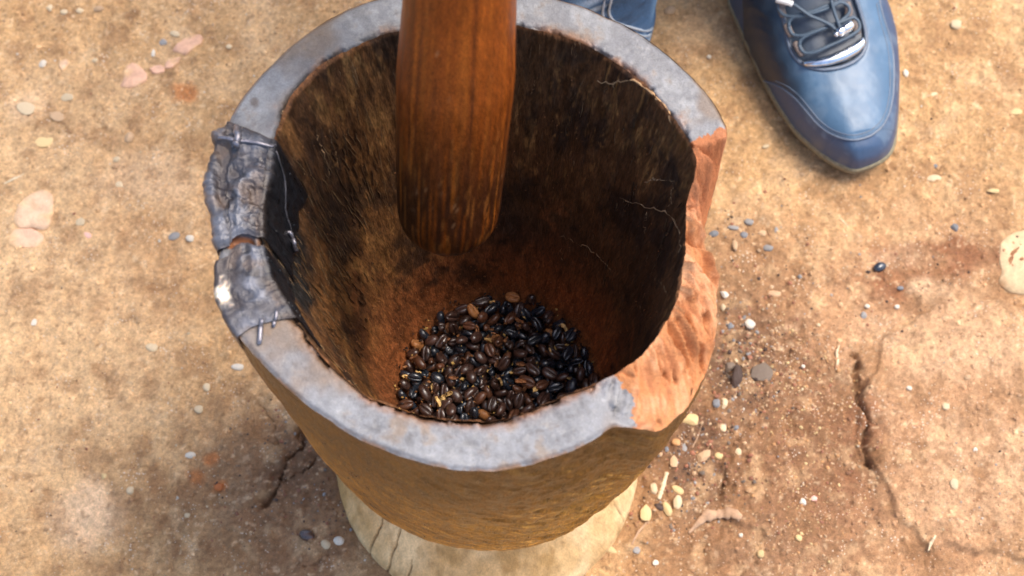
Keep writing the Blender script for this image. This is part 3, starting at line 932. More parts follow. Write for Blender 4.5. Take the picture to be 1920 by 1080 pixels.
# settled positions of the beans: x, y, z (0.01 mm), quaternion (x1000), size (x100)
BEANS = [
    (2916, 731, 16703, 48, 961, -270, -45, 110), (1628, 262, 16577, 93, 258, 959, 70, 111), (-3370, 3590, 16380, 37, 107, -979, -169, 108), (-301, -3941, 16518, 126, 864, 433, 224, 110),
    (4177, 3177, 16249, 72, 875, 478, -11, 110), (4142, 34, 16497, 523, 330, -245, -747, 111), (-2737, -2771, 16480, 169, -196, 961, 99, 108), (540, 2273, 16661, 81, 463, -878, -89, 106),
    (5401, 416, 16280, 165, -666, 707, -171, 108), (1884, 5228, 16402, 483, 369, 279, -743, 111), (-4073, -367, 16576, 758, -392, 310, -419, 111), (1749, -2866, 16640, 50, 493, -830, -255, 106),
    (834, 5410, 16346, 50, -988, 139, -35, 105), (-2254, -3314, 16368, 237, 865, 426, 121, 107), (3954, 1989, 16464, 195, 488, -829, -191, 107), (338, 1316, 16654, 312, -356, 880, -30, 106),
    (270, -4410, 16293, 143, 976, 43, 161, 107), (-906, 5082, 16591, 42, 133, -989, 56, 103), (697, 4180, 16279, 394, 797, 434, 148, 109), (-440, 2123, 16714, 158, -828, 533, -70, 102),
    (4674, -647, 16567, 96, -191, 328, 920, 108), (1966, 1018, 16550, 227, 898, -375, -42, 104), (-2339, -488, 16384, 865, 250, -68, -430, 103), (729, -3600, 16364, 567, 155, 406, 700, 107),
    (2417, -1928, 16595, 185, 339, 708, 591, 105), (5359, -1104, 16337, 140, 872, 421, 207, 102), (-5135, -964, 16276, 29, 994, 49, 95, 100), (1394, -3637, 16452, 570, -606, 431, -349, 108),
    (-374, 4764, 16355, 137, -361, 844, -373, 109), (3219, -4346, 16249, 175, -115, 962, -175, 103), (1195, -805, 16573, 290, -745, -601, 7, 102), (2556, -732, 16636, 141, 821, 528, -163, 106),
    (-1206, -3199, 16618, 796, 170, 243, -527, 101), (-1842, -1912, 16391, 262, -618, -739, -58, 99), (-1223, 2881, 16646, 872, 150, 389, 256, 107), (2081, 2807, 16466, 87, 276, -953, -89, 98),
    (2298, 4673, 16026, 186, 938, 69, 285, 108), (-1491, -334, 16275, 504, -776, -271, 264, 109), (612, -5196, 16219, 589, 580, -103, 553, 107), (2500, -3499, 16485, 45, -385, -919, 68, 99),
    (-2514, 3539, 16285, 485, -371, -732, -303, 109), (-280, -1002, 16519, 146, 767, 611, 127, 101), (-4368, 1417, 16536, 703, 536, -393, -253, 108), (-3386, 578, 16268, 945, -40, 97, -308, 106),
    (3171, 1999, 16356, 255, 906, -233, -244, 100), (-2454, 1679, 16039, 375, 39, 276, -884, 104), (-3761, -3779, 16214, 8, 185, -982, 27, 97), (-2584, 4256, 16310, 361, -855, 14, 371, 106),
    (2214, 3749, 16403, 326, -375, -809, 314, 102), (-3126, -1670, 16425, 291, -691, 660, -52, 99), (3228, -39, 16512, 20, 157, -952, -262, 96), (2877, 4315, 16062, 96, 545, -827, -104, 96),
    (1686, -1339, 16551, 272, -101, 667, -686, 101), (-957, 1693, 16630, 907, -152, 228, -320, 96), (-976, -624, 16379, 872, -256, -308, 283, 100), (-3998, -1300, 16430, 28, 362, 929, 69, 95),
    (1568, 3631, 16517, 420, -247, -790, 373, 100), (-4651, 584, 16427, 499, -859, 111, 19, 95), (1615, 4363, 16278, 263, -834, 463, 145, 105), (-4544, 2662, 16080, 327, 877, 124, -328, 109),
    (2482, 79, 16610, 179, 911, 333, -162, 98), (5051, -1872, 16123, 495, 259, -350, -752, 97), (1277, 1996, 16446, 477, 815, -299, 138, 103), (3347, 3259, 16283, 56, 496, -839, -219, 91),
    (3312, -2559, 16203, 534, 198, -602, -559, 107), (-2709, -4605, 16175, 188, 160, -950, -193, 94), (-956, -2219, 16466, 211, 848, 67, -481, 105), (4295, -3002, 16079, 124, 333, -823, 443, 102),
    (-3190, 2832, 16139, 253, 853, 409, 201, 104), (-3176, 1768, 16251, 7, 577, 674, -461, 108), (3707, -621, 16481, 108, 96, 115, 983, 93), (4447, -2327, 16177, 77, 470, 841, -259, 102),
    (-3752, 2778, 16397, 941, -171, -274, 101, 96), (-3058, -3516, 16380, 657, -591, 447, -141, 99), (590, 260, 16305, 124, -874, 297, 364, 105), (-2586, -1421, 16758, 763, -15, -412, -497, 102),
    (-1139, -5347, 16316, 426, 896, -47, 111, 96), (-4073, -2358, 16331, 134, 396, -413, 809, 101), (-1728, 1082, 16343, 243, -253, 190, -917, 99), (1300, -2071, 16511, 680, 199, -526, -471, 103),
    (-1407, 4558, 16361, 280, -381, -850, 234, 101), (3461, 3886, 16029, 341, 889, -53, 300, 107), (-809, 3575, 16320, 54, 3, -274, -960, 95), (610, -2221, 16513, 186, -948, 220, 135, 91),
    (-121, -5425, 16344, 248, -546, -600, 530, 100), (3018, -962, 16243, 620, -719, -197, -246, 102), (-4059, 2072, 16159, 270, -649, 706, -82, 99), (890, -1556, 16221, 48, -562, 748, -349, 103),
    (2446, -4797, 16196, 284, 272, -919, 11, 95), (-2044, 4804, 16009, 97, -141, 962, -212, 98), (3857, -1531, 16056, 232, 4, 582, -779, 108), (-5217, 282, 16010, 908, -70, 342, -232, 97),
    (-2049, 2774, 16481, 880, -397, 106, 237, 95), (-1474, 518, 16762, 816, 103, -154, -548, 91), (193, -1362, 16729, 256, -515, 516, -635, 101), (-83, 182, 16396, 543, 70, -829, 113, 108),
    (-1633, -3701, 16305, 193, 606, 754, 162, 90), (-881, 4089, 16669, 809, 220, 539, 79, 102), (1206, 921, 16535, 240, 961, 20, 134, 92), (1320, -5211, 16196, 323, 856, -391, 100, 94),
    (4146, 998, 16312, 171, 711, -321, -602, 106), (5095, 1229, 16046, 409, -623, 614, -261, 107), (-2594, 314, 16700, 708, 10, -200, 677, 86), (-1596, -2727, 16322, 467, 190, -171, -847, 105),
    (-1000, -4587, 16424, 110, -747, 444, 483, 94), (-2967, -116, 16244, 129, 722, 638, 235, 88), (2687, 2999, 16153, 518, 113, 418, -738, 100), (3064, -1628, 16231, 312, 365, 775, -411, 105),
    (-4306, -2911, 16033, 398, -800, -68, 443, 110), (831, 3139, 16606, 267, 939, -102, -191, 90), (4655, 811, 16269, 538, 512, 359, 566, 98), (-4963, 1366, 15961, 458, -212, -778, 373, 99),
    (-283, 4083, 16233, 348, -55, 832, -428, 98), (-260, -2732, 16409, 826, 323, -345, -306, 94), (-2963, -964, 16234, 324, -148, 888, -292, 110), (-4682, -201, 16176, 78, 800, 577, -144, 97),
    (-3476, -781, 16447, 304, -599, 643, -368, 90), (-1622, 3603, 16568, 123, -974, 122, -143, 86), (1900, -4283, 16310, 309, -793, -348, 392, 91), (4900, 2100, 16109, 678, -322, 562, -348, 98),
    (2858, 1389, 16408, 959, 33, 272, 70, 108), (69, 2653, 16533, 325, -763, -116, 546, 106), (655, -2801, 16193, 199, -53, 902, -380, 91), (1996, -3555, 16170, 326, 856, -326, -234, 98),
    (-2016, -4996, 16215, 326, -353, -705, 522, 91), (2557, 2272, 16196, 595, -624, 400, -311, 91), (-2478, -1936, 16422, 154, -494, 765, -383, 99), (1220, 4808, 15889, 151, -778, -610, -24, 106),
    (-626, -3294, 16459, 443, 660, 428, 430, 90), (-1292, -1578, 16628, 59, 661, 434, 610, 91), (-260, 3049, 16002, 136, 126, -978, 97, 103), (234, 4640, 16238, 520, -269, 794, -164, 91),
    (-3119, -4140, 16045, 327, 671, 520, -416, 104), (4280, -1789, 16513, 489, 785, -248, -289, 89), (-770, -1555, 16212, 796, 528, -51, -291, 103), (-414, 780, 16454, 180, 388, -172, -888, 86),
    (-5116, -1599, 16306, 857, -119, -267, -425, 89), (1806, 2421, 16082, 365, 757, -530, -111, 102), (-3458, -2258, 16469, 810, 421, -372, -167, 87), (3548, 1384, 16226, 640, -278, 81, 711, 88),
    (-2766, 932, 16164, 788, -94, -409, 451, 99), (1167, -98, 16400, 372, 885, 0, -280, 91), (-3884, -3179, 16308, 518, -727, -413, -181, 88), (-1867, 77, 16514, 516, 521, 662, 155, 91),
    (1235, 2630, 16413, 94, -85, 991, 41, 84), (1768, -4736, 15876, 0, 24, -987, -160, 90), (182, -2203, 16132, 140, -788, -571, 183, 102), (-1368, 2540, 16046, 95, 100, 421, 896, 103),
    (3540, -3178, 15759, 491, 720, -430, 235, 102), (3626, 573, 16472, 912, -361, -191, 28, 87), (-4229, 982, 16099, 94, 470, 813, -330, 102), (1151, -4320, 16159, 49, 686, 638, -346, 88),
    (-4821, 2100, 16182, 37, -306, 147, 940, 86), (-3410, -2762, 16062, 674, 684, 218, -175, 104), (-3281, 1134, 16622, 312, -21, -561, -767, 88), (218, -359, 16502, 212, 93, 741, -631, 85),
    (1913, 1676, 16244, 398, 871, -212, 196, 95), (-4140, 3233, 16019, 396, 804, -61, -439, 96), (-907, 989, 16409, 444, -801, -182, 358, 84), (2553, -4139, 15914, 313, -718, -614, -98, 100),
    (1253, 1428, 16121, 922, -310, 188, -138, 109), (-334, -1940, 16446, 786, 366, 452, -207, 86), (4435, 1583, 16230, 474, -851, -164, -155, 91), (4935, 352, 15813, 547, -208, -169, 793, 105),
    (-2727, 2213, 16367, 654, 434, -604, 136, 97), (536, 926, 16248, 170, -356, 810, -433, 93), (-3733, 1409, 16280, 447, 568, -486, -492, 92), (-1753, 1861, 15985, 451, 655, 467, 387, 90),
    (-3228, 4218, 16130, 652, -152, -724, 164, 103), (591, -965, 16439, 459, -691, 533, -166, 86), (2296, -1416, 16180, 535, -168, 620, -549, 106), (4673, -1160, 16174, 601, 579, 518, 188, 93),
    (-1517, -4762, 16297, 609, 296, 699, 229, 92), (-856, 576, 15840, 379, -703, -407, 444, 111), (-3554, -40, 16337, 291, -446, 819, 212, 85), (2144, -310, 16277, 383, 61, -181, 904, 96),
    (3630, 2483, 16153, 347, 935, 13, -69, 86), (-2103, 2321, 16279, 204, 451, 792, -357, 93), (1389, -2711, 16092, 286, -302, 834, -364, 99), (-5306, -393, 16102, 541, 64, -734, 406, 97),
    (4286, 2346, 15844, 204, -637, -722, 178, 110), (-293, 1736, 16219, 179, 240, 954, -25, 99), (-4534, -1304, 15882, 436, 152, 517, -721, 88), (1906, -2187, 16222, 493, -705, 376, -344, 100),
    (-2120, -1230, 16320, 438, -540, -672, 255, 84), (-1531, -1172, 16315, 64, -658, 671, 337, 97), (-2049, -3939, 16068, 175, 936, 43, -302, 87), (3319, -3807, 15943, 597, 662, -181, 417, 98),
    (48, 3587, 16253, 498, 681, 523, -123, 83), (-1908, 4039, 16244, 887, -316, -119, 316, 89), (-2442, -3925, 15675, 446, 418, -781, -128, 108), (-517, -190, 16047, 415, 708, -248, -515, 96),
    (-89, -3441, 16122, 122, -912, -343, -191, 104), (2290, -2818, 16282, 77, -871, -469, -121, 84), (4049, -2255, 15684, 630, -677, 294, -242, 88), (-432, -5042, 15909, 145, -205, -963, -94, 93),
    (-4487, -2320, 15831, 65, -246, -108, -961, 93), (-4290, -1847, 16101, 229, 685, -367, 587, 100), (1343, 3167, 16165, 622, 705, -299, -162, 96), (-5171, 879, 16093, 58, -218, -675, 702, 83),
    (-2193, -2576, 16146, 560, 277, 130, 770, 93), (-810, -4097, 16107, 175, 902, -329, -218, 93), (-1179, 1627, 16171, 245, -204, -940, 122, 107), (744, -530, 16114, 63, -772, -504, -383, 99),
    (648, 3445, 16150, 914, 5, 109, 391, 98), (1673, -639, 16193, 189, -481, -568, 641, 103), (554, 4902, 15872, 453, -601, 649, 110, 106), (4110, -698, 15915, 17, 522, 847, -100, 102),
    (2718, -2688, 15829, 461, -862, 157, -142, 98), (-3649, -1670, 16013, 886, -2, -122, 447, 103), (-3556, 2222, 15856, 374, 293, -219, 852, 84), (3776, -2706, 15801, 352, -273, -471, -761, 84),
    (335, -4758, 15783, 402, 735, 523, -154, 110), (5173, -475, 16028, 33, -348, -8, 937, 106), (-4923, -1865, 15993, 24, 666, -686, 291, 88), (-2470, 2859, 15917, 272, -955, -63, 104, 96),
    (-1364, -4240, 16031, 526, -815, 240, -33, 82), (2715, -2136, 16104, 226, 391, 891, 48, 95), (3141, 2636, 15835, 165, -784, -544, 250, 106), (-4056, 251, 15994, 546, 100, -416, -721, 101),
    (-1717, 3218, 16133, 503, -841, 68, -186, 101), (1385, 3866, 15890, 224, 955, 56, -185, 107), (-2177, 1045, 15844, 99, -475, 867, 114, 105), (3486, -848, 15911, 257, 587, 701, 313, 102),
    (-2048, -4506, 15866, 29, -552, 764, 333, 83), (-1062, -3427, 15896, 96, -994, 13, 43, 104), (-868, -2786, 16089, 125, -955, -2, 269, 89), (2761, -3285, 16048, 202, -938, 43, -278, 102),
    (3210, -1917, 15778, 278, 644, 674, -232, 83), (-2480, 353, 16177, 294, 100, 628, -714, 102), (2314, 541, 16221, 884, -241, 256, 309, 91), (-776, 2393, 16277, 596, 440, 321, 590, 90),
    (958, -4627, 15699, 208, -730, 342, -554, 93), (-1459, 3844, 15982, 275, 938, 81, 195, 106), (-708, -4470, 15611, 118, -220, -917, 310, 101), (3791, 3095, 15805, 356, -525, -764, 117, 98),
    (3636, 149, 16031, 471, 451, -578, -490, 104), (-4278, -673, 15933, 242, -637, -367, -633, 95), (507, -3869, 15975, 247, -383, -815, 357, 95), (-1318, 435, 16313, 75, -898, 398, -170, 96),
    (106, -1447, 16166, 133, 973, -155, 109, 90), (3810, -1831, 15383, 365, -912, -180, -52, 88), (-130, 650, 15871, 171, -358, 739, -545, 96), (4544, -1664, 15782, 390, 892, 158, 166, 97),
    (3060, 3424, 15768, 283, -55, -732, 618, 98), (-94, 2311, 16073, 273, 940, -87, -185, 99), (-3133, -2117, 15835, 442, 806, 362, 157, 101), (-360, 1243, 15895, 564, 242, -706, -353, 86),
    (554, 1909, 16132, 623, 119, -659, -404, 101), (4539, -111, 16103, 535, 696, -467, -106, 87), (-546, -2251, 15843, 67, -986, -86, -124, 89), (1511, -4227, 15612, 271, 868, -186, 372, 101),
    (1202, 696, 16035, 82, 177, 981, -10, 87), (2848, -306, 15982, 684, -324, 555, -345, 108), (-637, 5401, 16146, 10, -50, 471, -881, 84), (2069, 2045, 15650, 73, 872, -451, 173, 106),
    (-901, 3204, 15946, 864, 316, 228, 318, 86), (-546, -1065, 15952, 373, 285, 119, 875, 104), (234, 4139, 15782, 334, -340, 249, -843, 87), (-3186, 2938, 15557, 14, -864, 502, -21, 110),
    (-2864, 3544, 15780, 255, -344, -903, -27, 85), (51, -2761, 15800, 413, 255, 694, 532, 95), (1427, -1622, 15844, 30, 188, 444, -875, 99), (2380, 3888, 15788, 664, -341, 324, -581, 110),
    (2046, 3122, 15915, 598, 358, 453, -556, 95), (-4762, -866, 15765, 555, 12, -702, 446, 85), (-2706, -3232, 15920, 109, -285, -952, 2, 90), (660, -2863, 15579, 647, -66, 351, 674, 103),
    (-3613, 3599, 15883, 141, 166, -976, 16, 86), (-1221, 5034, 15950, 26, -12, -999, -24, 89), (-1281, -2026, 16011, 706, 288, -61, -645, 85), (848, -2220, 15949, 912, -263, -282, 142, 97),
    (3802, 1838, 15756, 24, 363, 816, 449, 106), (-3205, 1193, 15774, 585, 700, 361, 191, 102), (-1164, -3780, 15276, 86, -458, -644, 606, 109), (84, -800, 16016, 49, -452, -815, -359, 97),
    (2204, -744, 15708, 754, -437, -143, 468, 100), (2935, 588, 16162, 64, 720, -691, -16, 89), (-2002, -72, 15979, 489, -272, 65, -827, 96), (-1933, -877, 15900, 838, -467, -210, 186, 88),
    (-1175, -4881, 15828, 392, -47, 273, 877, 98), (-365, 3683, 15748, 129, 133, 863, 471, 87), (1165, 2052, 15787, 426, 244, -92, -866, 101), (-3032, -3493, 15649, 344, 843, 7, -413, 89),
    (-1773, -2154, 15819, 702, -149, 171, 675, 89), (-1580, 4409, 15634, 454, 38, 268, -849, 100), (1202, -3547, 15800, 32, -646, -736, -197, 109), (1961, -3845, 15503, 416, 115, 839, 332, 107),
    (2709, -3682, 15562, 124, -211, 737, -630, 83), (3581, 1027, 15859, 289, 849, 443, 21, 105), (-3988, 949, 15393, 191, -806, 7, 560, 103), (613, 3995, 15358, 370, 830, 123, 398, 106),
    (-2572, -809, 15554, 448, -123, -657, -594, 104), (-1240, 997, 15888, 693, -589, -321, 265, 88), (2897, 1715, 15800, 133, -945, -292, 67, 97), (-3843, -993, 15937, 535, 681, 234, 442, 91),
    (-1815, -3396, 15747, 896, -17, 304, -322, 110), (-843, 1487, 15555, 986, -122, -4, 114, 101), (-51, -1784, 15650, 726, 114, 95, 672, 105), (-2316, -1764, 15868, 7, -989, -150, 2, 102),
    (-1578, 434, 15724, 274, -113, -852, 431, 92), (2074, -1993, 15639, 880, -375, -119, -265, 108), (-176, 5039, 15871, 201, -329, 916, 108, 87), (475, 3363, 15675, 76, 910, -399, -78, 108),
    (2231, 1149, 16025, 72, 943, 322, 48, 93), (-3206, -23, 15736, 140, 423, -895, 14, 103), (-397, 162, 15442, 561, -472, 100, -673, 91), (-61, -4100, 15813, 983, 58, 161, -71, 96),
    (112, -3478, 15548, 966, 176, -171, -77, 99), (3925, -1042, 15345, 153, -788, -560, 205, 109), (-4641, 586, 15808, 611, -65, 78, 785, 105), (670, -1567, 15645, 752, 48, 125, 646, 104),
    (726, 2708, 16092, 197, -818, -522, 140, 94), (752, -3938, 15322, 748, 618, 241, -8, 105), (-2505, 4014, 15709, 174, -121, -951, 224, 100), (-2345, 2255, 15694, 18, -149, 341, 928, 91),
    (3305, -2478, 15455, 771, 619, 145, -42, 106), (2850, -2928, 15279, 928, -120, -215, -278, 97), (-4560, -298, 15536, 938, -80, 256, -221, 91), (-3716, -2412, 15521, 152, -695, -668, 219, 91),
    (-414, -3028, 15650, 71, 560, 825, 16, 84), (1936, 3678, 15519, 751, -26, 254, 608, 86), (-3634, -3212, 15719, 139, -222, -149, -954, 95), (-2615, -249, 15783, 506, 728, 385, 255, 87),
    (-807, 4549, 15878, 793, -206, 255, 513, 101), (51, -177, 15813, 799, 278, -369, -386, 87), (2448, -1110, 15462, 446, 388, 799, -112, 92), (723, 2042, 15272, 63, -897, -122, 419, 92),
    (2487, 2519, 15540, 433, -840, 181, -272, 105), (3006, 2703, 15241, 470, -84, -247, 843, 95), (4600, -936, 15597, 396, 218, -157, -878, 86), (-3323, -688, 15620, 168, 193, -604, -755, 93),
    (-1891, 1840, 15333, 700, -586, 404, -54, 102), (-1750, 3719, 15355, 216, 369, 728, 536, 93), (-882, -315, 15571, 421, -643, 539, -344, 98), (144, 2223, 15162, 455, 601, -567, -332, 98),
    (1602, 2850, 15495, 381, -9, -40, 924, 95), (1886, 649, 15697, 264, -27, -871, -414, 98), (-3712, 1530, 15736, 6, -288, 955, 69, 95), (-2983, 2016, 15617, 680, -288, -537, 407, 100),
    (-2085, 3386, 15593, 443, 146, 428, 774, 93), (-1159, 298, 15045, 893, -259, 196, 310, 107), (305, 1020, 15257, 559, -278, 767, 150, 100), (846, 1289, 15665, 536, 433, 631, 357, 98),
    (1366, 54, 15806, 327, 291, 393, 809, 105), (1423, 1169, 15467, 650, 94, 272, -703, 82), (3507, -384, 15523, 343, -938, -45, 6, 92), (-1414, 2317, 15183, 94, -213, 244, 941, 104),
    (-1332, -2305, 15146, 891, 20, -248, 379, 101), (2028, 1117, 15141, 45, 585, 805, -90, 92), (2401, 1803, 15131, 334, -306, 892, 21, 94), (3573, 2323, 15450, 528, -747, -401, -48, 99),
    (-2809, 839, 15443, 242, 575, 781, 29, 88), (-2435, 3133, 15273, 17, 256, 698, 668, 103), (-1860, 1245, 14744, 7, 365, 930, 34, 93), (-1588, 1254, 15635, 390, -649, -651, 53, 92),
    (-181, -4018, 15266, 126, -47, -239, -962, 106), (1308, -2854, 15433, 17, -639, 737, 217, 102), (1774, 119, 15285, 802, 13, -40, 596, 91), (2614, 889, 15597, 792, 132, -540, 255, 103),
    (3288, 7, 15037, 42, -68, -956, 283, 96), (-2264, 1297, 15303, 64, -598, -787, -137, 111), (-1599, -4169, 15538, 31, 965, -261, -11, 95), (-1017, 4050, 15506, 182, 153, -125, -963, 110),
    (-1218, -1002, 15722, 624, 37, 525, 578, 99), (-578, 2747, 15535, 119, 886, 421, -155, 109), (-141, 4324, 15510, 418, -337, -842, 53, 107), (1267, -903, 15646, 36, 244, -957, 153, 112),
    (1911, -3039, 15740, 165, -783, -600, -6, 110), (-3924, -1000, 15271, 967, -74, 230, -79, 100), (-3458, -1424, 15546, 115, -115, 986, 40, 105), (-3086, 151, 14978, 198, 379, -822, -377, 96),
    (-2553, -1469, 15420, 186, -952, 107, 220, 105), (-2664, -142, 15199, 231, -584, -773, -87, 96), (-2261, 424, 15512, 220, -41, 855, -468, 89), (-1345, -2933, 15017, 233, 67, -658, 713, 83),
    (1294, 4274, 15463, 951, 268, -37, -152, 84), (1251, -2091, 15402, 387, -218, 112, -889, 103), (1475, 1153, 14717, 459, -49, 880, -109, 95), (3104, -1127, 15516, 145, -318, -918, 186, 98),
    (-3240, 2233, 15185, 59, -880, 390, 265, 87), (-2672, -2549, 15840, 753, -145, -252, 591, 96), (-1852, -1973, 15160, 162, -586, 791, -70, 97), (-1887, 2581, 15532, 581, -726, 244, -276, 87),
    (257, -2068, 14756, 361, 423, -799, 231, 100), (750, -77, 15633, 855, 250, 294, 347, 100), (1082, -2685, 14928, 131, 790, -574, -172, 93), (1187, 591, 15394, 381, -901, 193, -71, 101),
    (1156, 3763, 15198, 100, -299, 779, 542, 88), (1697, -1357, 15502, 305, -275, 835, 366, 93), (3206, 247, 15573, 161, -142, -976, -35, 104), (3075, -1743, 15177, 673, 202, -359, -614, 104),
    (3072, 1179, 15418, 520, -511, -540, 420, 97), (-4086, -1799, 15459, 590, 128, 230, 763, 86), (-3825, 2534, 15623, 357, -692, -622, -79, 94), (-2435, -3198, 15350, 245, 225, 747, -576, 95),
    (-1980, -436, 15406, 430, -791, -194, -390, 88), (-1175, 1998, 15659, 112, -61, 270, -954, 98), (-1159, 3417, 15668, 252, -915, -101, 297, 86), (-899, -1768, 15574, 411, -241, 41, -878, 107),
    (-1368, 2903, 15461, 344, 26, -784, 516, 102), (-576, 1707, 14849, 845, 187, 498, 52, 98), (-442, 730, 14789, 705, -528, -184, 436, 107), (547, 538, 15782, 166, -90, 791, -581, 83),
    (182, -3162, 15009, 351, 811, 323, 337, 91), (304, 302, 15304, 454, 112, 623, 627, 97), (1912, -647, 15162, 240, 470, -777, -344, 105), (2380, 2363, 14969, 247, -64, -117, 960, 86),
    (2980, 1877, 15128, 515, -413, 646, -384, 106), (4139, 963, 15477, 25, 635, 644, -426, 95), (-4401, 1806, 15740, 270, 315, -908, 64, 100), (-3130, -2710, 15311, 762, -275, 62, -584, 100),
    (-2703, 2648, 15223, 387, -5, 922, 5, 91), (-2611, -2064, 15022, 860, -21, 133, 492, 111), (-1713, -1420, 15721, 941, 44, -112, -317, 97), (-1421, -263, 15711, 16, -689, 723, 44, 92),
    (-744, 2705, 14878, 483, 32, 130, -866, 108), (-67, 1536, 15230, 524, -728, -420, -135, 101), (201, 1419, 15942, 452, -66, -657, -599, 91), (500, -786, 15512, 664, -639, -228, 315, 92),
    (675, -1354, 14975, 258, 909, -36, -324, 95), (1050, 2699, 15701, 313, -198, 920, -131, 86), (1386, 2204, 15363, 159, -818, 513, -207, 94), (1840, 3411, 15165, 216, 943, -216, -136, 87),
    (2117, 144, 15858, 852, -391, -117, 328, 98), (2467, 53, 15414, 407, 757, 510, 27, 108), (2630, -2187, 15054, 260, -870, 90, -410, 85), (2930, -978, 14894, 163, -133, 20, 977, 85),
    (2942, 688, 14916, 568, 121, -47, -813, 99), (4004, 197, 15317, 225, 545, -805, -72, 99), (4214, 276, 15795, 193, 450, -813, -314, 88), (4460, 1412, 15675, 32, -768, -634, 89, 92),
    (-3643, -457, 15206, 173, 46, 597, -782, 84), (-3711, 222, 15163, 596, -651, -362, 299, 98), (-2526, -1084, 14846, 508, -131, 16, -852, 104), (-2255, -289, 14763, 419, -441, -486, 627, 92),
    (-3270, 793, 15040, 321, -91, -798, 502, 92), (-2609, 1112, 14825, 151, -114, 72, -979, 85), (-1994, -2708, 14982, 532, 9, 134, 836, 90), (-1860, -1587, 14778, 49, 234, -913, -330, 88),
    (-1636, -729, 14627, 941, -20, 60, 332, 101), (-1585, 603, 14567, 975, 7, 42, -218, 84), (-2105, 2337, 14956, 52, 506, 713, 483, 85), (-1786, 2925, 15041, 306, 572, 643, 407, 86),
    (-734, -2473, 14780, 973, -111, 61, 194, 96), (-501, -1699, 14663, 378, 644, -630, -213, 106), (-486, -378, 14572, 331, -707, -425, 459, 94), (-1137, -37, 14559, 78, 37, 3, 996, 101),
    (-1057, 1107, 14637, 106, 183, -944, -253, 102), (-1268, 1777, 14768, 16, -870, -483, 98, 107), (-1106, 3421, 15077, 70, 50, -125, 988, 101), (663, -3362, 15132, 734, 520, 303, 314, 96),
    (483, -2656, 14828, 206, 153, 929, 268, 84), (1, -785, 14500, 800, -27, 21, 598, 88), (375, -117, 14553, 330, -573, -688, 298, 101), (62, 523, 14575, 563, -760, -322, 36, 99),
    (-3, 2090, 14669, 155, 986, -4, -56, 87), (-66, 2885, 14993, 642, 675, -24, -362, 89), (389, 3315, 15029, 988, 140, -7, -70, 109), (1354, -3421, 15063, 115, -64, 120, 984, 87),
    (1007, -1896, 14756, 410, 622, 660, -94, 99), (697, -906, 14555, 266, 15, -39, -963, 97), (1054, -235, 14517, 431, -33, -6, 902, 84), (807, 1832, 14665, 984, 93, -28, -149, 104),
    (1306, 2995, 14959, 596, 116, 66, -792, 92), (1879, -3052, 15070, 511, 847, -84, 118, 85), (1837, -1727, 14922, 299, 10, 562, -771, 103), (2205, -1025, 14791, 266, 926, 230, 136, 93),
    (1791, -72, 14683, 638, 742, 39, 202, 100), (2164, 584, 14783, 107, 92, 787, 601, 107), (1812, 1833, 14844, 270, 555, -674, -406, 99), (1871, 2766, 15031, 25, -954, -297, -32, 89),
    (2538, -1492, 14903, 126, 611, -738, -257, 85), (2514, -208, 14805, 893, -68, -115, 431, 110), (3469, -668, 15081, 1, 452, -857, 248, 87), (3589, 778, 15197, 534, -303, 598, -516, 105),
    (-4242, 232, 15398, 83, 618, 779, -72, 87), (-3658, 1810, 15303, 277, -943, 175, 56, 88), (-3203, -1764, 15144, 42, -548, 747, -375, 104), (-3097, -835, 15060, 333, 633, 699, -10, 106),
    (-3460, 631, 15627, 495, 805, -327, 16, 88), (-1843, -3356, 15149, 198, -934, -251, 161, 87), (-1852, -1052, 15167, 214, -945, -181, -167, 104), (-1820, 9, 14692, 591, 508, -296, -553, 85),
    (-2366, 477, 14818, 539, 798, 12, -271, 100), (-2577, 1871, 15029, 159, 564, -669, -457, 103), (-574, -3661, 15563, 140, 701, -511, 477, 84), (-1107, -1974, 14779, 78, -957, -148, -236, 94),
    (-1196, -1369, 14613, 975, -54, 27, -213, 96), (-893, 960, 15167, 125, 850, 507, -71, 97), (77, -1407, 14764, 677, 635, 277, -248, 91), (91, -815, 15022, 992, 13, 2, 123, 102),
    (735, 217, 14922, 579, -418, -469, 519, 89), (133, 1482, 14678, 269, -198, 942, 26, 103), (-371, 3631, 15199, 137, 403, 902, -66, 108), (1509, -1363, 14674, 617, 729, 290, -69, 83),
    (1274, 382, 14705, 407, 393, -823, 39, 103), (684, 1036, 14618, 225, -640, -722, 135, 102), (1333, 2304, 14833, 130, -986, -17, -99, 86), (718, 2680, 15051, 251, 464, -164, -834, 106),
    (1807, -2438, 15071, 460, 169, -866, 95, 106), (2528, 1241, 14879, 327, 30, 889, 319, 85), (2574, 3231, 15425, 93, -622, 618, -471, 95), (2793, -548, 15248, 224, -21, 432, -873, 95),
    (3583, 1614, 15182, 892, 2, -213, 398, 89), (-3089, 1455, 15036, 188, 603, 744, 219, 87), (-1532, -2712, 15624, 371, 878, -43, 299, 106), (-2332, -2507, 15461, 132, 783, 549, 259, 105),
    (-1434, -483, 15150, 373, -28, 69, 925, 98), (-1667, 737, 15182, 796, -572, 5, 198, 96), (-514, -3116, 15013, 469, 557, -577, -371, 100), (-874, -858, 14767, 111, -389, -395, 825, 106),
    (-712, -134, 15046, 447, -245, 521, -684, 87), (457, -1788, 15153, 795, 588, -90, -117, 86), (-39, -109, 15045, 123, -814, 421, -380, 103), (-468, 2254, 15117, 736, 580, 283, 207, 86),
    (1459, -739, 14629, 4, -869, -472, -145, 91), (941, 1160, 15062, 607, 231, 125, 750, 100), (1312, 1660, 15120, 774, 101, -449, -435, 83), (2332, -3337, 15309, 573, 673, 117, 453, 86),
    (2299, -2503, 15342, 610, 186, 434, 636, 92), (4561, -257, 15594, 265, 567, 777, -64, 89), (-3795, -204, 15735, 447, -549, -570, 416, 87), (-1938, 76, 15252, 169, 52, 895, -410, 90),
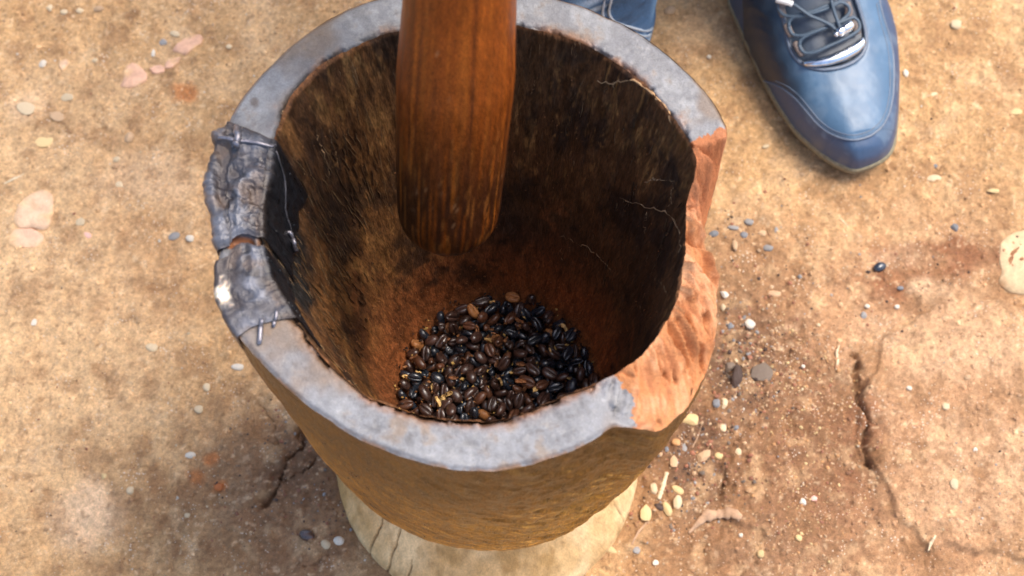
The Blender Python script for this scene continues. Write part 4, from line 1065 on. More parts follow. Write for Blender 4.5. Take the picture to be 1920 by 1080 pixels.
    (-976, -3062, 15440, 399, -636, 591, 295, 94), (-707, -2474, 15365, 294, 770, 545, -157, 90), (-1305, -1497, 15187, 156, -809, -514, 240, 93), (-111, -2482, 15178, 85, -400, -319, 855, 98),
    (-646, -1075, 15343, 346, 144, -172, 911, 95), (1187, -1029, 15079, 188, 572, -791, 113, 92), (782, -459, 15025, 292, 133, -387, 864, 91), (2577, -1686, 15504, 442, -59, 829, 336, 90),
    (-240, -1706, 15201, 139, -468, -871, 52, 87), (-250, -641, 15528, 864, 213, -251, -380, 88), (-230, 861, 15349, 3, 579, 815, 22, 88), (-341, 2041, 15599, 53, -16, -704, -708, 90),
    (1245, -289, 15256, 446, -445, 16, -777, 89), (1158, 3349, 15485, 824, -459, -331, -39, 90), (2055, 1375, 15605, 311, -938, -64, 139, 90), (297, 2678, 15636, 474, 52, 265, 838, 101),
]
# husk flakes: point (0.01 mm) and surface normal (x1000)
FLAKES = [
    (-1, 1289, 16725, -571, -170, 803), (-322, 3600, 16044, -70, -267, 961), (3677, 3525, 16430, 725, 167, 668), (-3413, -937, 16731, 622, -205, 756), (-4009, -2398, 16640, 428, -222, 876),
    (-174, 2659, 16815, -688, 458, 563), (5604, -353, 16209, 619, 264, 740), (2257, 1344, 16231, -138, 104, 985), (3950, -943, 16177, -480, -264, 837), (4015, -2868, 16269, -92, 812, 576),
    (1309, 182, 16769, -215, -86, 973), (303, -2077, 16794, -673, 691, 263), (78, 211, 16679, 884, 264, 386), (-279, -5507, 16596, -641, -169, 749), (-3548, -2907, 16369, -22, -461, 887),
    (-298, 4928, 16666, -501, 530, 684), (-2740, -2621, 16797, -287, -256, 923), (759, -3002, 16352, 266, -852, 451), (-549, 2544, 16948, -269, 482, 834), (-4628, 1640, 16675, -702, 402, 587),
    (3988, 469, 16633, 390, -403, 828), (-2817, 2834, 16198, -452, -298, 841), (2150, -186, 16544, 104, 395, 913), (5494, -1235, 16657, 170, -252, 953), (-1322, -2896, 16888, 100, 493, 864),
    (-856, -4861, 16367, 623, -593, 510), (-4732, -1376, 16042, -724, -346, 597), (-293, 3207, 16237, 241, 225, 944), (-3627, 1, 16621, -288, -607, 740), (1126, 3979, 16240, 328, 448, 832),
    (1525, -85, 16750, -377, -696, 611), (2873, -2522, 16016, 436, 697, 569), (347, 2749, 16755, 909, -370, 192), (61, 334, 16634, 884, 264, 386), (-1533, -4779, 16662, 301, 197, 933),
    (-2626, -443, 16567, -796, 74, 601), (-872, -5057, 16315, 343, 930, 132), (209, -5290, 16194, -750, -475, 460), (1295, 1373, 16422, 58, -185, 981), (-776, -5330, 16594, 857, -347, 381),
    (-1333, -5464, 16572, -332, -717, 613), (3388, -2436, 16494, 47, 585, 809), (-5205, 595, 16081, 475, 869, 137), (-3125, -2088, 16544, -67, -838, 541), (2750, 2081, 16362, 723, -275, 634),
    (-5107, 748, 16326, 170, -536, 827), (-2759, 3458, 16660, -885, -170, 434), (-3399, -1863, 16487, -455, -334, 825), (-2529, 338, 16947, 203, -211, 956), (-2448, -153, 16559, 58, 615, 786),
    (-3820, 2394, 16049, -710, 167, 684), (1101, -3421, 16724, -758, 35, 652), (-3059, -523, 16322, -232, -721, 653), (-1711, -3780, 16505, -488, -10, 873), (868, -4429, 15972, -499, 410, 763),
    (-4472, 763, 16572, 391, 735, 554), (-2825, -3279, 16161, 208, -57, 976), (-527, 2752, 15806, 174, 342, 923), (-2914, 1252, 15935, 857, 63, 511), (-1083, 3422, 16468, -485, -446, 752),
    (2946, 2062, 16722, -39, 49, 998), (-4092, -3037, 16298, -777, 622, 96), (4643, 1353, 16312, -109, -858, 502), (1443, -4766, 16097, 9, -316, 949), (-2356, -4196, 16082, 804, 172, 570),
    (-2770, 2613, 16093, -423, -678, 602), (282, -3252, 16343, 921, 330, 207), (-5348, -1370, 16237, -757, 597, 265), (-1231, 4402, 16570, 653, 184, 734), (-1721, 4492, 15876, -391, 119, 913),
]

arr = np.array(BEANS, float)
arr[:, :3] /= 1e5; arr[:, 3:7] /= 1000; arr[:, 7] /= 100
bmeshes = [bean_mesh("coffee_bean", i) for i in range(6)]
bbroken = [broken_bean_mesh("coffee_bean", 20 + i) for i in range(3)]
variants = {}


def bean_variant(k, i, broken):
    key = (k, i, broken)
    if key not in variants:
        me = (bbroken if broken else bmeshes)[i].copy(); me.name = "coffee_bean"
        me.materials.append(BM[k]); variants[key] = me
    return variants[key]


rb = random.Random(77)
HS = 1.12
DIRS = ["right", "back right", "back", "back left", "left", "front left", "front", "front right"]


def heap_place(x, y):
    dx, dy = x - CB[0], y - CB[1]; r = math.hypot(dx, dy)
    d = DIRS[int(((math.degrees(math.atan2(dy, dx)) + 22.5) % 360) // 45)]
    if r < .014: return "in the middle of the heap"
    if r < .026: return "just %s of the heap's middle" % d
    if r < .040: return "in the heap's %s half" % d
    if r < .053: return "near the heap's %s edge" % d
    return "at the wooden wall, %s" % d


stuff_bm_V, stuff_bm_F, stuff_mi = [], [], []
lo = bean_mesh("low", 3, .6, False)
lov = np.array([v.co for v in lo.vertices]); lof = [list(p.vertices) for p in lo.polygons]
for i, r in enumerate(arr):
    u = rb.random()
    k = 'black' if u < .36 else 'dark brown' if u < .85 else 'mid brown' if u < .965 else 'orange brown'
    loc = Vector((r[0] * HS + CB[0], r[1] * HS + CB[1], .1685 + (r[2] - .166) * HS)); q = Quaternion(r[3:7]).normalized(); sc = Vector((r[7] * rb.uniform(.94, 1.08), r[7], r[7])) * HS * .91
    if i < 300:
        broken = rb.random() < .16
        o = link("coffee_bean", bean_variant(k, rb.randrange(3 if broken else 6), broken))
        o.location = loc; o.rotation_mode = 'QUATERNION'; o.rotation_quaternion = q
        o.scale = sc * (rb.uniform(.78, .92) if broken else rb.uniform(.93, 1.04))
        up = (q @ Vector((0, 0, 1))).dot(Vector((0, -.35, .93)))
        st = "domed" if up > .45 else "crease up" if up < -.45 else "on edge"
        ax = q @ Vector((1, 0, 0)); an_ = math.degrees(math.atan2(ax.y, ax.x)) % 180
        tn = "sideways" if an_ < 22 or an_ > 158 else "slanting right" if an_ < 68 else "lengthwise" if an_ < 112 else "slanting left"
        tag(o, "%s%s coffee bean, %s, %s, %s" % (k, " chipped" if broken else "", st, tn, heap_place(loc.x, loc.y)), "coffee bean", "roasted coffee beans heaped in the mortar")
    else:
        M = Matrix.LocRotScale(loc, q, sc); off = len(stuff_bm_V)
        stuff_bm_V += [tuple(M @ Vector(v)) for v in lov]; stuff_bm_F += [tuple(off + a for a in f) for f in lof]
        stuff_mi += [0 if k == 'black' else 1 if k == 'dark brown' else 2] * len(lof)
me = bpy.data.meshes.new("coffee_beans"); me.from_pydata(stuff_bm_V, [], stuff_bm_F)
for k in ('black', 'dark brown', 'mid brown'): me.materials.append(BM[k])
me.polygons.foreach_set('material_index', stuff_mi); me.polygons.foreach_set('use_smooth', [True] * len(me.polygons)); me.update()
tag(link("coffee_beans", me), "dark roasted coffee beans packed underneath the visible layer of the heap", "coffee beans", kind='stuff')


def flake_mesh(name, seed, L=.0062, W=.0034, curl=.0012):
    r = random.Random(seed); V, F = [], []
    n, m = 7, 5
    out = [r.uniform(.6, 1.15) for _ in range(n)]
    for i in range(n):
        u = i / (n - 1) * 2 - 1
        w = W / 2 * math.sqrt(max(0.05, 1 - u * u * .9)) * out[i]
        for j in range(m):
            v = j / (m - 1) * 2 - 1
            V.append((u * L / 2, v * w, curl * (v * v) + .0005 * math.sin(u * 3 + seed) + r.uniform(-.00025, .00025)))
    for i in range(n - 1):
        for j in range(m - 1):
            a = i * m + j; F.append((a, a + 1, a + m + 1, a + m))
    nv = len(V); V += [(x, y, z - .0003) for x, y, z in V]; F += [tuple(nv + k for k in reversed(f)) for f in F]
    ring = [j for j in range(m)] + [i * m + m - 1 for i in range(1, n)] + [(n - 1) * m + j for j in range(m - 2, -1, -1)] + [i * m for i in range(n - 2, 0, -1)]
    for a, b in zip(ring, ring[1:] + ring[:1]): F.append((b, a, a + nv, b + nv))
    me = bpy.data.meshes.new(name); me.from_pydata(V, [], F); me.update(); return me


fm = [flake_mesh("chaff_flake", i) for i in range(5)]
husk_mat = surf("brown_husk", (.26, .11, .045), rough=.6, scale=(700,) * 3, var=.5, bump=.4, per_object=.5, spec=.4)
fm2 = [m.copy() for m in fm]
for m in fm: m.materials.append(chaff_mat)
for m in fm2: m.materials.append(husk_mat)
fd_ = np.array(FLAKES, float)
for i, r in enumerate(fd_[:64]):
    n = Vector(r[3:] / 1000).normalized()
    p = Vector((r[0] / 1e5 * HS + CB[0], r[1] / 1e5 * HS + CB[1], .1685 + (r[2] / 1e5 - .166) * HS)) + n * .0007
    gold = rb.random() < .5
    o = link("chaff_flake", (fm if gold else fm2)[i % 5], loc=p)
    o.rotation_mode = 'QUATERNION'; o.rotation_quaternion = n.to_track_quat('Z', 'Y') @ Quaternion((0, 0, 1), rb.uniform(0, 6.28)) @ Quaternion((1, 0, 0), rb.uniform(-.5, .5))
    s = rb.uniform(.45, 1.2); o.scale = (s, s * rb.uniform(.7, 1.1), s)
    tag(o, "%s %s of husk %s" % ("pale golden" if gold else "reddish brown", "large flake" if s > .8 else "middling flake" if s > .6 else "small flake", heap_place(p.x, p.y)), "husk flake", "husk flakes among the coffee beans")

# crushed bits lying between the beans
cv, cf, cc = [], [], []
for i in range(1000):
    r_ = .0655 * math.sqrt(rb.random()); a = rb.uniform(0, 6.283); z = rb.uniform(.0005, .0016)
    c0 = np.array([CB[0] + r_ * math.cos(a), CB[1] + r_ * math.sin(a), .1690 - .0035 * rb.random() - .002 * (r_ / .065) ** 2])
    R3 = np.array(Quaternion((rb.gauss(0, 1), rb.gauss(0, 1), rb.gauss(0, 1), rb.gauss(0, 1))).normalized().to_matrix())
    off = len(cv)
    for v in ((1, .1, 0), (-.2, .9, .1), (-1, -.1, 0), (.1, -.8, .2), (.1, 0, .75), (-.1, .1, -.5)):
        cv.append(tuple(c0 + R3 @ (np.array(v) * z * [rb.uniform(.8, 1.5), rb.uniform(.6, 1), rb.uniform(.5, 1)])))
    cf += [(off + p, off + q, off + r2) for p, q, r2 in ((0, 1, 4), (1, 2, 4), (2, 3, 4), (3, 0, 4), (1, 0, 5), (2, 1, 5), (3, 2, 5), (0, 3, 5))]
    col = ((.02, .012, .010), (.05, .022, .014), (.12, .05, .022), (.30, .13, .045), (.60, .38, .12))[min(4, int(rb.random() ** 2.2 * 5))]
    cc += [col] * 6
crumb_mat = surf("crushed_coffee", None, rough=.55, scale=(900,) * 3, var=.3, bump=.3, spec=.4)
tag(link("coffee_crumbs", mesh_np("coffee_crumbs", cv, cf, False, np.array(cc)), mat=crumb_mat), "crushed bits and crumbs lying between the coffee beans", "coffee crumbs", kind='stuff')

# fine grounds clinging to the wall and lying between the beans: nobody could count them
gv, gf = [], []
for i in range(1500):
    a = rb.uniform(-math.pi, math.pi); kidx = (a + math.pi) / THW % NTH
    if rb.random() < .75:
        s = abs(rb.gauss(0, .05)) if rb.random() < .6 else rb.random() * .9
        c = inner_pt(np.array([kidx]), s)[0]
        cdir = np.array([math.cos(a), math.sin(a), 0]); c = c - cdir * .0006
    else:
        r_ = .063 * math.sqrt(rb.random()); c = np.array([CB[0] + r_ * math.cos(a), CB[1] + r_ * math.sin(a), .1665 + rb.uniform(-.003, .001)])
    z = rb.uniform(.0002, .0006); off = len(gv)
    for v in ((1, 0, 0), (-.6, .9, 0), (-.5, -.8, .1), (0, 0, 1.1)):
        gv.append((c[0] + v[0] * z * rb.uniform(.6, 1.3), c[1] + v[1] * z, c[2] + v[2] * z))
    gf += [(off, off + 1, off + 3), (off + 1, off + 2, off + 3), (off + 2, off, off + 3), (off, off + 2, off + 1)]
me = bpy.data.meshes.new("coffee_grounds"); me.from_pydata(gv, [], gf)
tag(link("coffee_grounds", me, mat=husk_mat), "tiny brown crumbs of crushed bean stuck to the inside of the mortar", "coffee grounds", kind='stuff')

# ================================================================== PESTLE
A_px, B_px = (841, 385), (861, 0)
zA, zB = .372, .50
pA, pB = at(*A_px, zA), at(*B_px, zB)
DA, DB = (pA - CAM) @ FW, (pB - CAM) @ FW
rA, rB = 99.5 * DA / FPX, 106.0 * DB / FPX
axv = (pB - pA); L0 = np.linalg.norm(axv); axv = axv / L0
e1 = np.cross(axv, [1.0, 0, 0]); e1 /= np.linalg.norm(e1); e2 = np.cross(axv, e1)
nr_, nc_ = 420, 128
tl = np.r_[np.linspace(-.025, .006, 90), np.linspace(.008, .95, nr_ - 90)]
TLp, AP = np.meshgrid(tl, np.linspace(0, 2 * math.pi, nc_, endpoint=False), indexing='ij')
Rb = np.interp(tl, [-.025, 0, .04, .09, L0, .5, .95], [rA * .955, rA * .975, rA * 1.01, rA * 1.035 , rB, rB * .97, rB * .92])
tip = np.clip((tl + .025) / .031, 0, 1); Rb = Rb * np.sqrt(np.clip(1 - (1 - tip) ** 2.9, 0, 1)) ** 1.0 + .0001
facet = 1 + .010 * np.cos(AP * 9 + .6 * np.sin(TLp * 6)) + .006 * np.cos(AP * 5 + 2)
RPp = Rb[:, None] * (1 + (facet - 1) * np.clip(tip, 0, 1)[:, None])
RPp = RPp + .0003 * fbm(np.cos(AP) * 8, np.sin(AP) * 8, TLp * 40, seed=801) + .00008 * fbm(np.cos(AP) * 40, np.sin(AP) * 40, TLp * 30, seed=802)
PV = pA[None, None, :] + axv * TLp[..., None] + (e1 * (RPp * np.cos(AP))[..., None]) + (e2 * (RPp * np.sin(AP))[..., None])
cpn = np.empty(PV.shape); cpn[:] = (0.165, 0.038, 0.004)
g1 = fbm(np.cos(AP) * 14, np.sin(AP) * 14, TLp * 9, seed=811, octaves=4, gain=.6); g2 = fbm(np.cos(AP) * 34, np.sin(AP) * 34, TLp * 22, seed=812, octaves=3, gain=.65); g3 = fbm(np.cos(AP) * 4, np.sin(AP) * 4, TLp * 6, seed=813)
cpn = mixc(cpn, (0.30, 0.082, 0.009), .7 * sstep(0, .6, g1)); cpn = mixc(cpn, (0.045, 0.012, 0.004), .7 * sstep(.0, .6, -g1 + .3 * g3))
endw = 1 - sstep(.01, .13, TLp + .02 * g3)
g4 = fbm(np.cos(AP) * 30, np.sin(AP) * 30, TLp * 45, seed=818, octaves=3, gain=.65)
cpn = mixc(cpn, (0.026, 0.008, 0.003), .95 * endw * sstep(-.45, .0, g2 + .3 * g4)); cpn = mixc(cpn, (0.26, 0.085, 0.016), .5 * endw * sstep(.2, .45, g4))
sc_ = fbm(np.cos(AP + TLp * 9) * 17 + TLp * 40, np.sin(AP + TLp * 9) * 17, TLp * 150 + 2 * np.cos(AP * 3), seed=815, octaves=4, gain=.65)
sc2 = fbm(np.cos(AP) * 3, np.sin(AP) * 3, TLp * 30, seed=816)
cpn = mixc(cpn, (0.40, 0.20, 0.09), .4 * sstep(.36, .55, sc_) * sstep(.05, .4, sc2))
pestle_mat = surf("varnished_red_brown_wood", None, rough=.40, rough_var=.08, scale=(330, 330, 60), var=.22, fine=(1500, 1500, 110), fine_var=.3, bump=.4, bump_dist=.0004, spec=.2, coat=.0, sharp=.15)
pest = link("pestle", mesh_np("pestle", PV.reshape(-1, 3), np.r_[grid_faces(nr_, nc_, True)], True, cpn.reshape(-1, 3)), mat=pestle_mat)
tag(pest, "long rounded red brown wooden pestle held down into the mortar above the beans", "pestle")

# ================================================================== PERSON (legs): one polished shoe and a trouser leg in view
person = tag(link("person", None, loc=(.13, .40, 0)), "person in blue jeans and a navy leather shoe standing behind the mortar", "person")
PB = Vector((-.13, -.40, 0))


def ppart(name, me, mat, parent=None, label=None):
    me.transform(Matrix.Translation(PB))
    o = link(name, me, parent or person, mat)
    if label: o['label'] = label
    return o


leather = surf("navy_leather", None, rough=.47, rough_var=.06, scale=(60, 60, 60), var=.15, fine=(2200,) * 3, fine_var=.08, bump=.25, bump_dist=.0003, spec=.6, coat=.08, coat_rough=.34)
sole_mat = surf("dirty_sole_rubber", (0.20, 0.17, 0.105), rough=.7, scale=(300,) * 3, var=.5, bump=.4)
# shoe frame: toe point on the ground and the direction to the heel
toe = at(1606, 327, .010)[:2]; mid = at(1503, 0, .02)[:2]
hd = (mid - toe) / np.linalg.norm(mid - toe); rt_ = np.array([hd[1], -hd[0]])
if rt_[0] < 0: rt_ = -rt_


def loc_ab(px, py, z):
    w = at(px, py, z)[:2] - toe
    return w @ rt_, w @ hd


Lp = [(1362, 0), (1400, 82), (1433, 155), (1451, 187), (1490, 247), (1527, 283), (1556, 308), (1580, 321), (1606, 327)]
Rp = [(1606, 327), (1636, 321), (1660, 304), (1674, 285), (1681, 255), (1684, 225), (1686, 180), (1687, 150), (1681, 85), (1668, 45), (1652, 18), (1640, 0)]
zs_ = .010
La = np.array([loc_ab(a, b, zs_) for a, b in Lp]); Ra = np.array([loc_ab(a, b, zs_) for a, b in Rp])
Lb = La[np.argsort(La[:, 1])]; Rbb = Ra[np.argsort(Ra[:, 1])]
bmax = min(Lb[-1, 1], Rbb[-1, 1])
wl_b = np.r_[Lb[:, 1], .20, .235, .265, .283, .290]; wl_v = np.r_[-Lb[:, 0], .036, .036, .034, .022, 0]
wr_b = np.r_[Rbb[:, 1], .20, .235, .265, .283, .290]; wr_v = np.r_[Rbb[:, 0], .034, .034, .032, .022, 0]
ok1 = np.argsort(wl_b); wl_b, wl_v = wl_b[ok1], wl_v[ok1]; ok2 = np.argsort(wr_b); wr_b, wr_v = wr_b[ok2], wr_v[ok2]
NBs = 260
bs = .290 * (1 - np.cos(np.linspace(0, math.pi, NBs))) / 2


def sm(a, n=8):
    a = a.copy()
    for _ in range(n): a[1:-1] = (a[:-2] + 2 * a[1:-1] + a[2:]) / 4
    return a


sq = lambda v: np.sqrt(np.maximum(v, 0))
WL, WR = sm(np.interp(sq(bs), sq(wl_b), wl_v), 14), sm(np.interp(sq(bs), sq(wr_b), wr_v), 14)
WL[0] = WR[0] = 0
HT = np.interp(bs, [0, .002, .008, .02, .04, .07, .10, .13, .16, .19, .23, .27, .29], [.020, .029, .037, .043, .048, .054, .064, .078, .092, .098, .095, .085, .070])
HT = sm(HT, 12)


def shoe_grid(na, z0, grow, hfun, pw=.84, pz=.80):
    ph = np.linspace(0, math.pi, na)
    V = np.zeros((NBs, na, 3))
    for i in range(NBs):
        c, s = np.cos(ph), np.sin(ph)
        w = np.where(c > 0, WR[i], WL[i]) + grow * min(1, bs[i] / .006) * min(1, (.29 - bs[i]) / .006)
        a = np.sign(c) * np.abs(c) ** pw * w
        zz_ = z0 + (hfun[i] - z0) * np.abs(s) ** pz
        b = bs[i] - grow * (1 if bs[i] < .02 else 0)
        xy = toe[None, :] + a[:, None] * rt_ + b * hd
        V[i, :, :2] = xy; V[i, :, 2] = zz_
    return V


SV = shoe_grid(150, .009, -.0006, HT)
# pressed-in crease lines and the panel relief come from curves laid on the surface
sf = grid_faces(NBs, 150)
tmp = mesh_np("tmp", SV.reshape(-1, 3), sf)
TS = BVHTree.FromPolygons([v.co for v in tmp.vertices], [list(p.vertices) for p in tmp.polygons])


def on_shoe(pts, lift=.0004, n=60, it=2, closed=False):
    P, N = drape(TS, smooth_path(pts, n, it, closed), lift=lift, fallback=.06)
    return P, N


SEAM = [(1433, 152), (1447, 155), (1470, 166), (1493, 185), (1512, 208), (1532, 232), (1555, 250), (1580, 260), (1605, 263), (1632, 255), (1654, 238), (1667, 213), (1674, 180), (1676, 140), (1674, 100), (1668, 70), (1655, 30), (1648, 0)]
OPEN = [(1448, -60), (1456, -20), (1465, 15), (1473, 50), (1478, 80), (1486, 100), (1500, 117), (1520, 127), (1545, 131), (1575, 127), (1600, 117), (1617, 102), (1624, 82), (1622, 55), (1612, 20), (1600, -15), (1590, -60)]


def inside(pxs, pys, poly):
    r = np.zeros(pxs.shape, bool); n = len(poly)
    for i in range(n):
        x1, y1 = poly[i]; x2, y2 = poly[(i + 1) % n]
        if y1 == y2: continue
        c = ((y1 > pys) != (y2 > pys)) & (pxs < (x2 - x1) * (pys - y1) / (y2 - y1) + x1)
        r ^= c
    return r


sx_, sy_ = to_px(SV.reshape(-1, 3)); sx_ = sx_.reshape(SV.shape[:2]); sy_ = sy_.reshape(SV.shape[:2])
SN = grid_normals(SV)
if SN[NBs // 2, 75, 2] < 0: SN = -SN
vamp = inside(sx_, sy_, [tuple(p) for p in smooth_path(SEAM, 80)] + [(1600, -400), (1380, -400), (1395, 100)])
openm = inside(sx_, sy_, OPEN + [(1590, -400), (1448, -400)])
off = np.where(vamp, .0004, -.0006) + np.where(openm, -.0030, 0)
back = np.broadcast_to(bs[:, None], off.shape) > .19
off = np.where(back, 0, off)
for _ in range(2):
    off[1:-1, 1:-1] = (off[1:-1, 1:-1] * 2 + off[:-2, 1:-1] + off[2:, 1:-1] + off[1:-1, :-2] + off[1:-1, 2:]) / 6
SA_, SB_ = SV[..., 0] * 1000, SV[..., 1] * 1000
off = off + .0004 * fbm(SA_ / 9, SB_ / 14, seed=821) + np.where(vamp & ~openm, .0005 * ridged(SA_ / 7 + SB_ / 9, SB_ / 30 - SA_ / 30, seed=822, octaves=2) * sstep(170, 110, sy_) * (sx_ < 1480), 0)
SV2 = SV + SN * off[..., None]
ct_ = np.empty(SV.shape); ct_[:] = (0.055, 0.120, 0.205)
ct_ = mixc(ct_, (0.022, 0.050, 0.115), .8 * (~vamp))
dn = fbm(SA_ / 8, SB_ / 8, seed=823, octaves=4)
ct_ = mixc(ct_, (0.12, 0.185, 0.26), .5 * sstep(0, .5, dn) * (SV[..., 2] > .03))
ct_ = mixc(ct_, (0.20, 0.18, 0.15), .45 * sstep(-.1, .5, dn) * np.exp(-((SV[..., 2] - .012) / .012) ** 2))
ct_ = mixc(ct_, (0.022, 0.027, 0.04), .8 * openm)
ct_ = mixc(ct_, (0.008, 0.014, 0.026), .92 * (1 - sstep(1425, 1500, sx_ - 0.22 * sy_ + 14 * dn)) * vamp * ~openm)  # left side painted darker, as shade where the leather faces less sky
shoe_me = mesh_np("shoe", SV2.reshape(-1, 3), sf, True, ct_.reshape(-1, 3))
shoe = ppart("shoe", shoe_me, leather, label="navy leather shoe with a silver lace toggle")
# welt and sole
ob, oa = [], []
for i in range(0, NBs, 2): oa.append((WR[i], bs[i]))
for i in range(NBs - 1, -1, -2): ob.append((-WL[i], bs[i]))
outl = np.array(oa + ob)
cen = np.array([0.0, .14])


def ring_at(grow, z):
    q = outl.copy(); d_ = q - np.c_[np.zeros(len(q)), np.clip(q[:, 1], .045, .25)]
    d_ /= np.linalg.norm(d_, axis=1, keepdims=True) + 1e-9
    q = q + d_ * grow
    lift = .007 * np.clip(1 - q[:, 1] / .07, 0, 1) ** 2
    return np.c_[toe[0] + q[:, 0] * rt_[0] + q[:, 1] * hd[0], toe[1] + q[:, 0] * rt_[1] + q[:, 1] * hd[1], z + lift]


rings = [ring_at(-.006, .001), ring_at(-.0022, .0005), ring_at(-.0008, .003), ring_at(.0004, .008), ring_at(-.0002, .0105), ring_at(-.0030, .0118), ring_at(-.010, .0118)]
nO = len(outl); V = np.concatenate(rings); F = grid_faces(len(rings), nO, True).tolist(); F.append(list(range(nO))[::-1]); F.append(list(range((len(rings) - 1) * nO, len(rings) * nO)))
me = bpy.data.meshes.new("sole"); me.from_pydata([tuple(v) for v in V], [], F); me.polygons.foreach_set('use_smooth', [True] * len(me.polygons))
ppart("sole", me, sole_mat, shoe)
piping = surf("seam_leather", (0.09, 0.12, 0.17), rough=.4, scale=(900,) * 3, var=.3, bump=.3, spec=.6)
cord = surf("grey_blue_cord", (0.055, 0.085, 0.12), rough=.5, scale=(1600,) * 3, var=.4, bump=.6, bump_dist=.0003)
for name, pth, r, l, flat in (("seam", SEAM, .0011, .0001, .6), ("opening_trim", OPEN, .0017, .0004, .7)):
    P, N = on_shoe(pth, l, 110, 4)
    ppart(name, tube_mesh(name, P, r, 8, flat), piping, shoe)
def inward(path, d):
    o_ = []
    for x, y in path:
        dx_, dy_ = 1575 - x, 95 - y; l_ = math.hypot(dx_, dy_); o_.append((x + dx_ / l_ * d, y + dy_ / l_ * d))
    return o_


inner_seam = inward(SEAM[1:], 9)
P, N = on_shoe(inner_seam, .0005, 110, 4)
ppart("seam", tube_mesh("seam", P, .0005, 6, .7), piping, shoe)
# stitches: short thread pieces beside the seam
thread = surf("pale_thread", (0.13, 0.16, 0.20), rough=.7, scale=(900,) * 3, bump=0)
P, N = on_shoe(inward(SEAM[1:], 5), .0003, 190, 4)
sv, sf2 = [], []
for i in range(0, len(P) - 1, 2):
    m_ = tube_mesh("t", P[i:i + 2], .0003, 4); o_ = len(sv)
    sv += [tuple(v.co) for v in m_.vertices]; sf2 += [tuple(o_ + k for k in p.vertices) for p in m_.polygons]
    bpy.data.meshes.remove(m_)
me = bpy.data.meshes.new("stitching"); me.from_pydata(sv, [], sf2)
o = ppart("stitching", me, thread, shoe); o['kind'] = 'stuff'
c4 = lambda L: [(1340 + a / 3, b / 3) for a, b in L]
LOOPS = [[(425, 150), (425, 110), (470, 85), (540, 70), (620, 35), (700, 12), (745, 35), (750, 75), (700, 125), (600, 165), (500, 205), (445, 200), (425, 150)],
         [(480, 255), (485, 225), (540, 190), (620, 160), (700, 130), (770, 95), (800, 130), (805, 175), (740, 215), (640, 262), (560, 300), (505, 305), (480, 255)],
         [(365, 40), (380, -20), (450, -50), (560, -70), (640, -60), (700, -20), (690, 20), (600, 60), (480, 95), (400, 90), (365, 40)]]
for L_ in LOOPS:
    P, N = on_shoe(c4(L_), .0042, 60, 3, True)
    ppart("lace", tube_mesh("lace", P, .0014, 8, .8), cord, shoe)
for L_ in ([(445, 22), (480, 50), (530, 92), (590, 120), (640, 150), (668, 180)], [(636, -10), (648, 40), (662, 90), (680, 140), (690, 165)]):
    P, N = on_shoe(c4(L_), .0068, 30, 2)
    ppart("lace", tube_mesh("lace", P, .0014, 8), cord, shoe)
tab_mat = surf("worn_lace_tab", (0.15, 0.115, 0.10), rough=.45, scale=(700,) * 3, var=.4, bump=.4)
for L_ in ([(392, 10), (378, 45), (395, 88)], [(412, 138), (425, 175), (440, 200)], [(462, 240), (480, 280), (500, 308)], [(735, 20), (748, 60), (742, 95)], [(775, 115), (795, 150), (790, 190)]):
    P, N = on_shoe(c4(L_), .0026, 12, 1)
    ppart("lace_tab", tube_mesh("lace_tab", P, .0030, 10, .6), tab_mat, shoe)
white_pl = surf("white_plastic", (0.75, 0.75, 0.73), rough=.35, scale=(500,) * 3, var=.1, bump=0)
P, N = on_shoe(c4([(370, -2), (405, 8), (446, 24)]), .0070, 8, 0)
ppart("lace_end", tube_mesh("lace_end", P, .0022, 10), white_pl, shoe)
silver = surf("polished_silver", (0.72, 0.73, 0.76), rough=.16, rough_var=.06, metallic=1.0, scale=(500,) * 3, var=.12, bump=0)
P, N = on_shoe(c4([(672, 202), (690, 188), (725, 165), (750, 148)]), .0090, 12, 0)
tg = ppart("lace_toggle", tube_mesh("lace_toggle", P, [.0034, .0038, .0038, .0038, .0031, .0038, .0038, .0038, .0038, .0038, .0036, .0030], 14), silver, shoe)
P, N = on_shoe(c4([(658, 210), (672, 202)]), .0090, 4, 0)
me = tube_mesh("toggle_button", P, .0022, 12); ppart("toggle_button", me, silver, shoe)
# glossy badge at the foot of the lacing
BT = c4([(497, 352), (560, 338), (640, 318), (720, 285), (790, 245), (825, 215)]); BBm = c4([(520, 372), (580, 375), (650, 366), (730, 340), (800, 300), (835, 258)])
top_, bot_ = smooth_path(BT, 26, 0), smooth_path(BBm, 26, 0)
rows = []
for w, l in ((0, .0012), (.06, .0030), (.25, .0040), (.5, .0044), (.75, .0040), (.94, .0030), (1, .0012)):
    P, N = drape(TS, np.array(top_) * (1 - w) + np.array(bot_) * w, lift=l); rows.append(P)
me = mesh_np("badge", np.concatenate(rows), grid_faces(7, 26), True)
bd = ppart("badge", me, surf("polished_dark_chrome", (0.62, 0.66, 0.72), rough=.12, rough_var=.05, metallic=1.0, scale=(200,) * 3, var=.25, bump=0), shoe)
mdf = bd.modifiers.new("t", 'SOLIDIFY'); mdf.thickness = .001
rimb = [tuple(p) for p in top_] + [tuple(p) for p in bot_[::-1]] + [tuple(top_[0])]
P, N = on_shoe(rimb, .0012, 90, 1, True)
ppart("badge_rim", tube_mesh("badge_rim", P, .0007, 6), tab_mat, bd)

# trousers: lofted legs with creased cloth; the near hem shows behind the rim
denim = surf("blue_denim", None, rough=.85, rough_var=.05, scale=(1500, 1500, 300), var=.35, fine=(3000, 3000, 3000), fine_var=.35, bump=.6, bump_dist=.0004, spec=.2)


def seam_ang(z):
    return 2 * math.pi + np.radians(-18 - 55 * np.clip((z - .035) / .085, 0, 1))


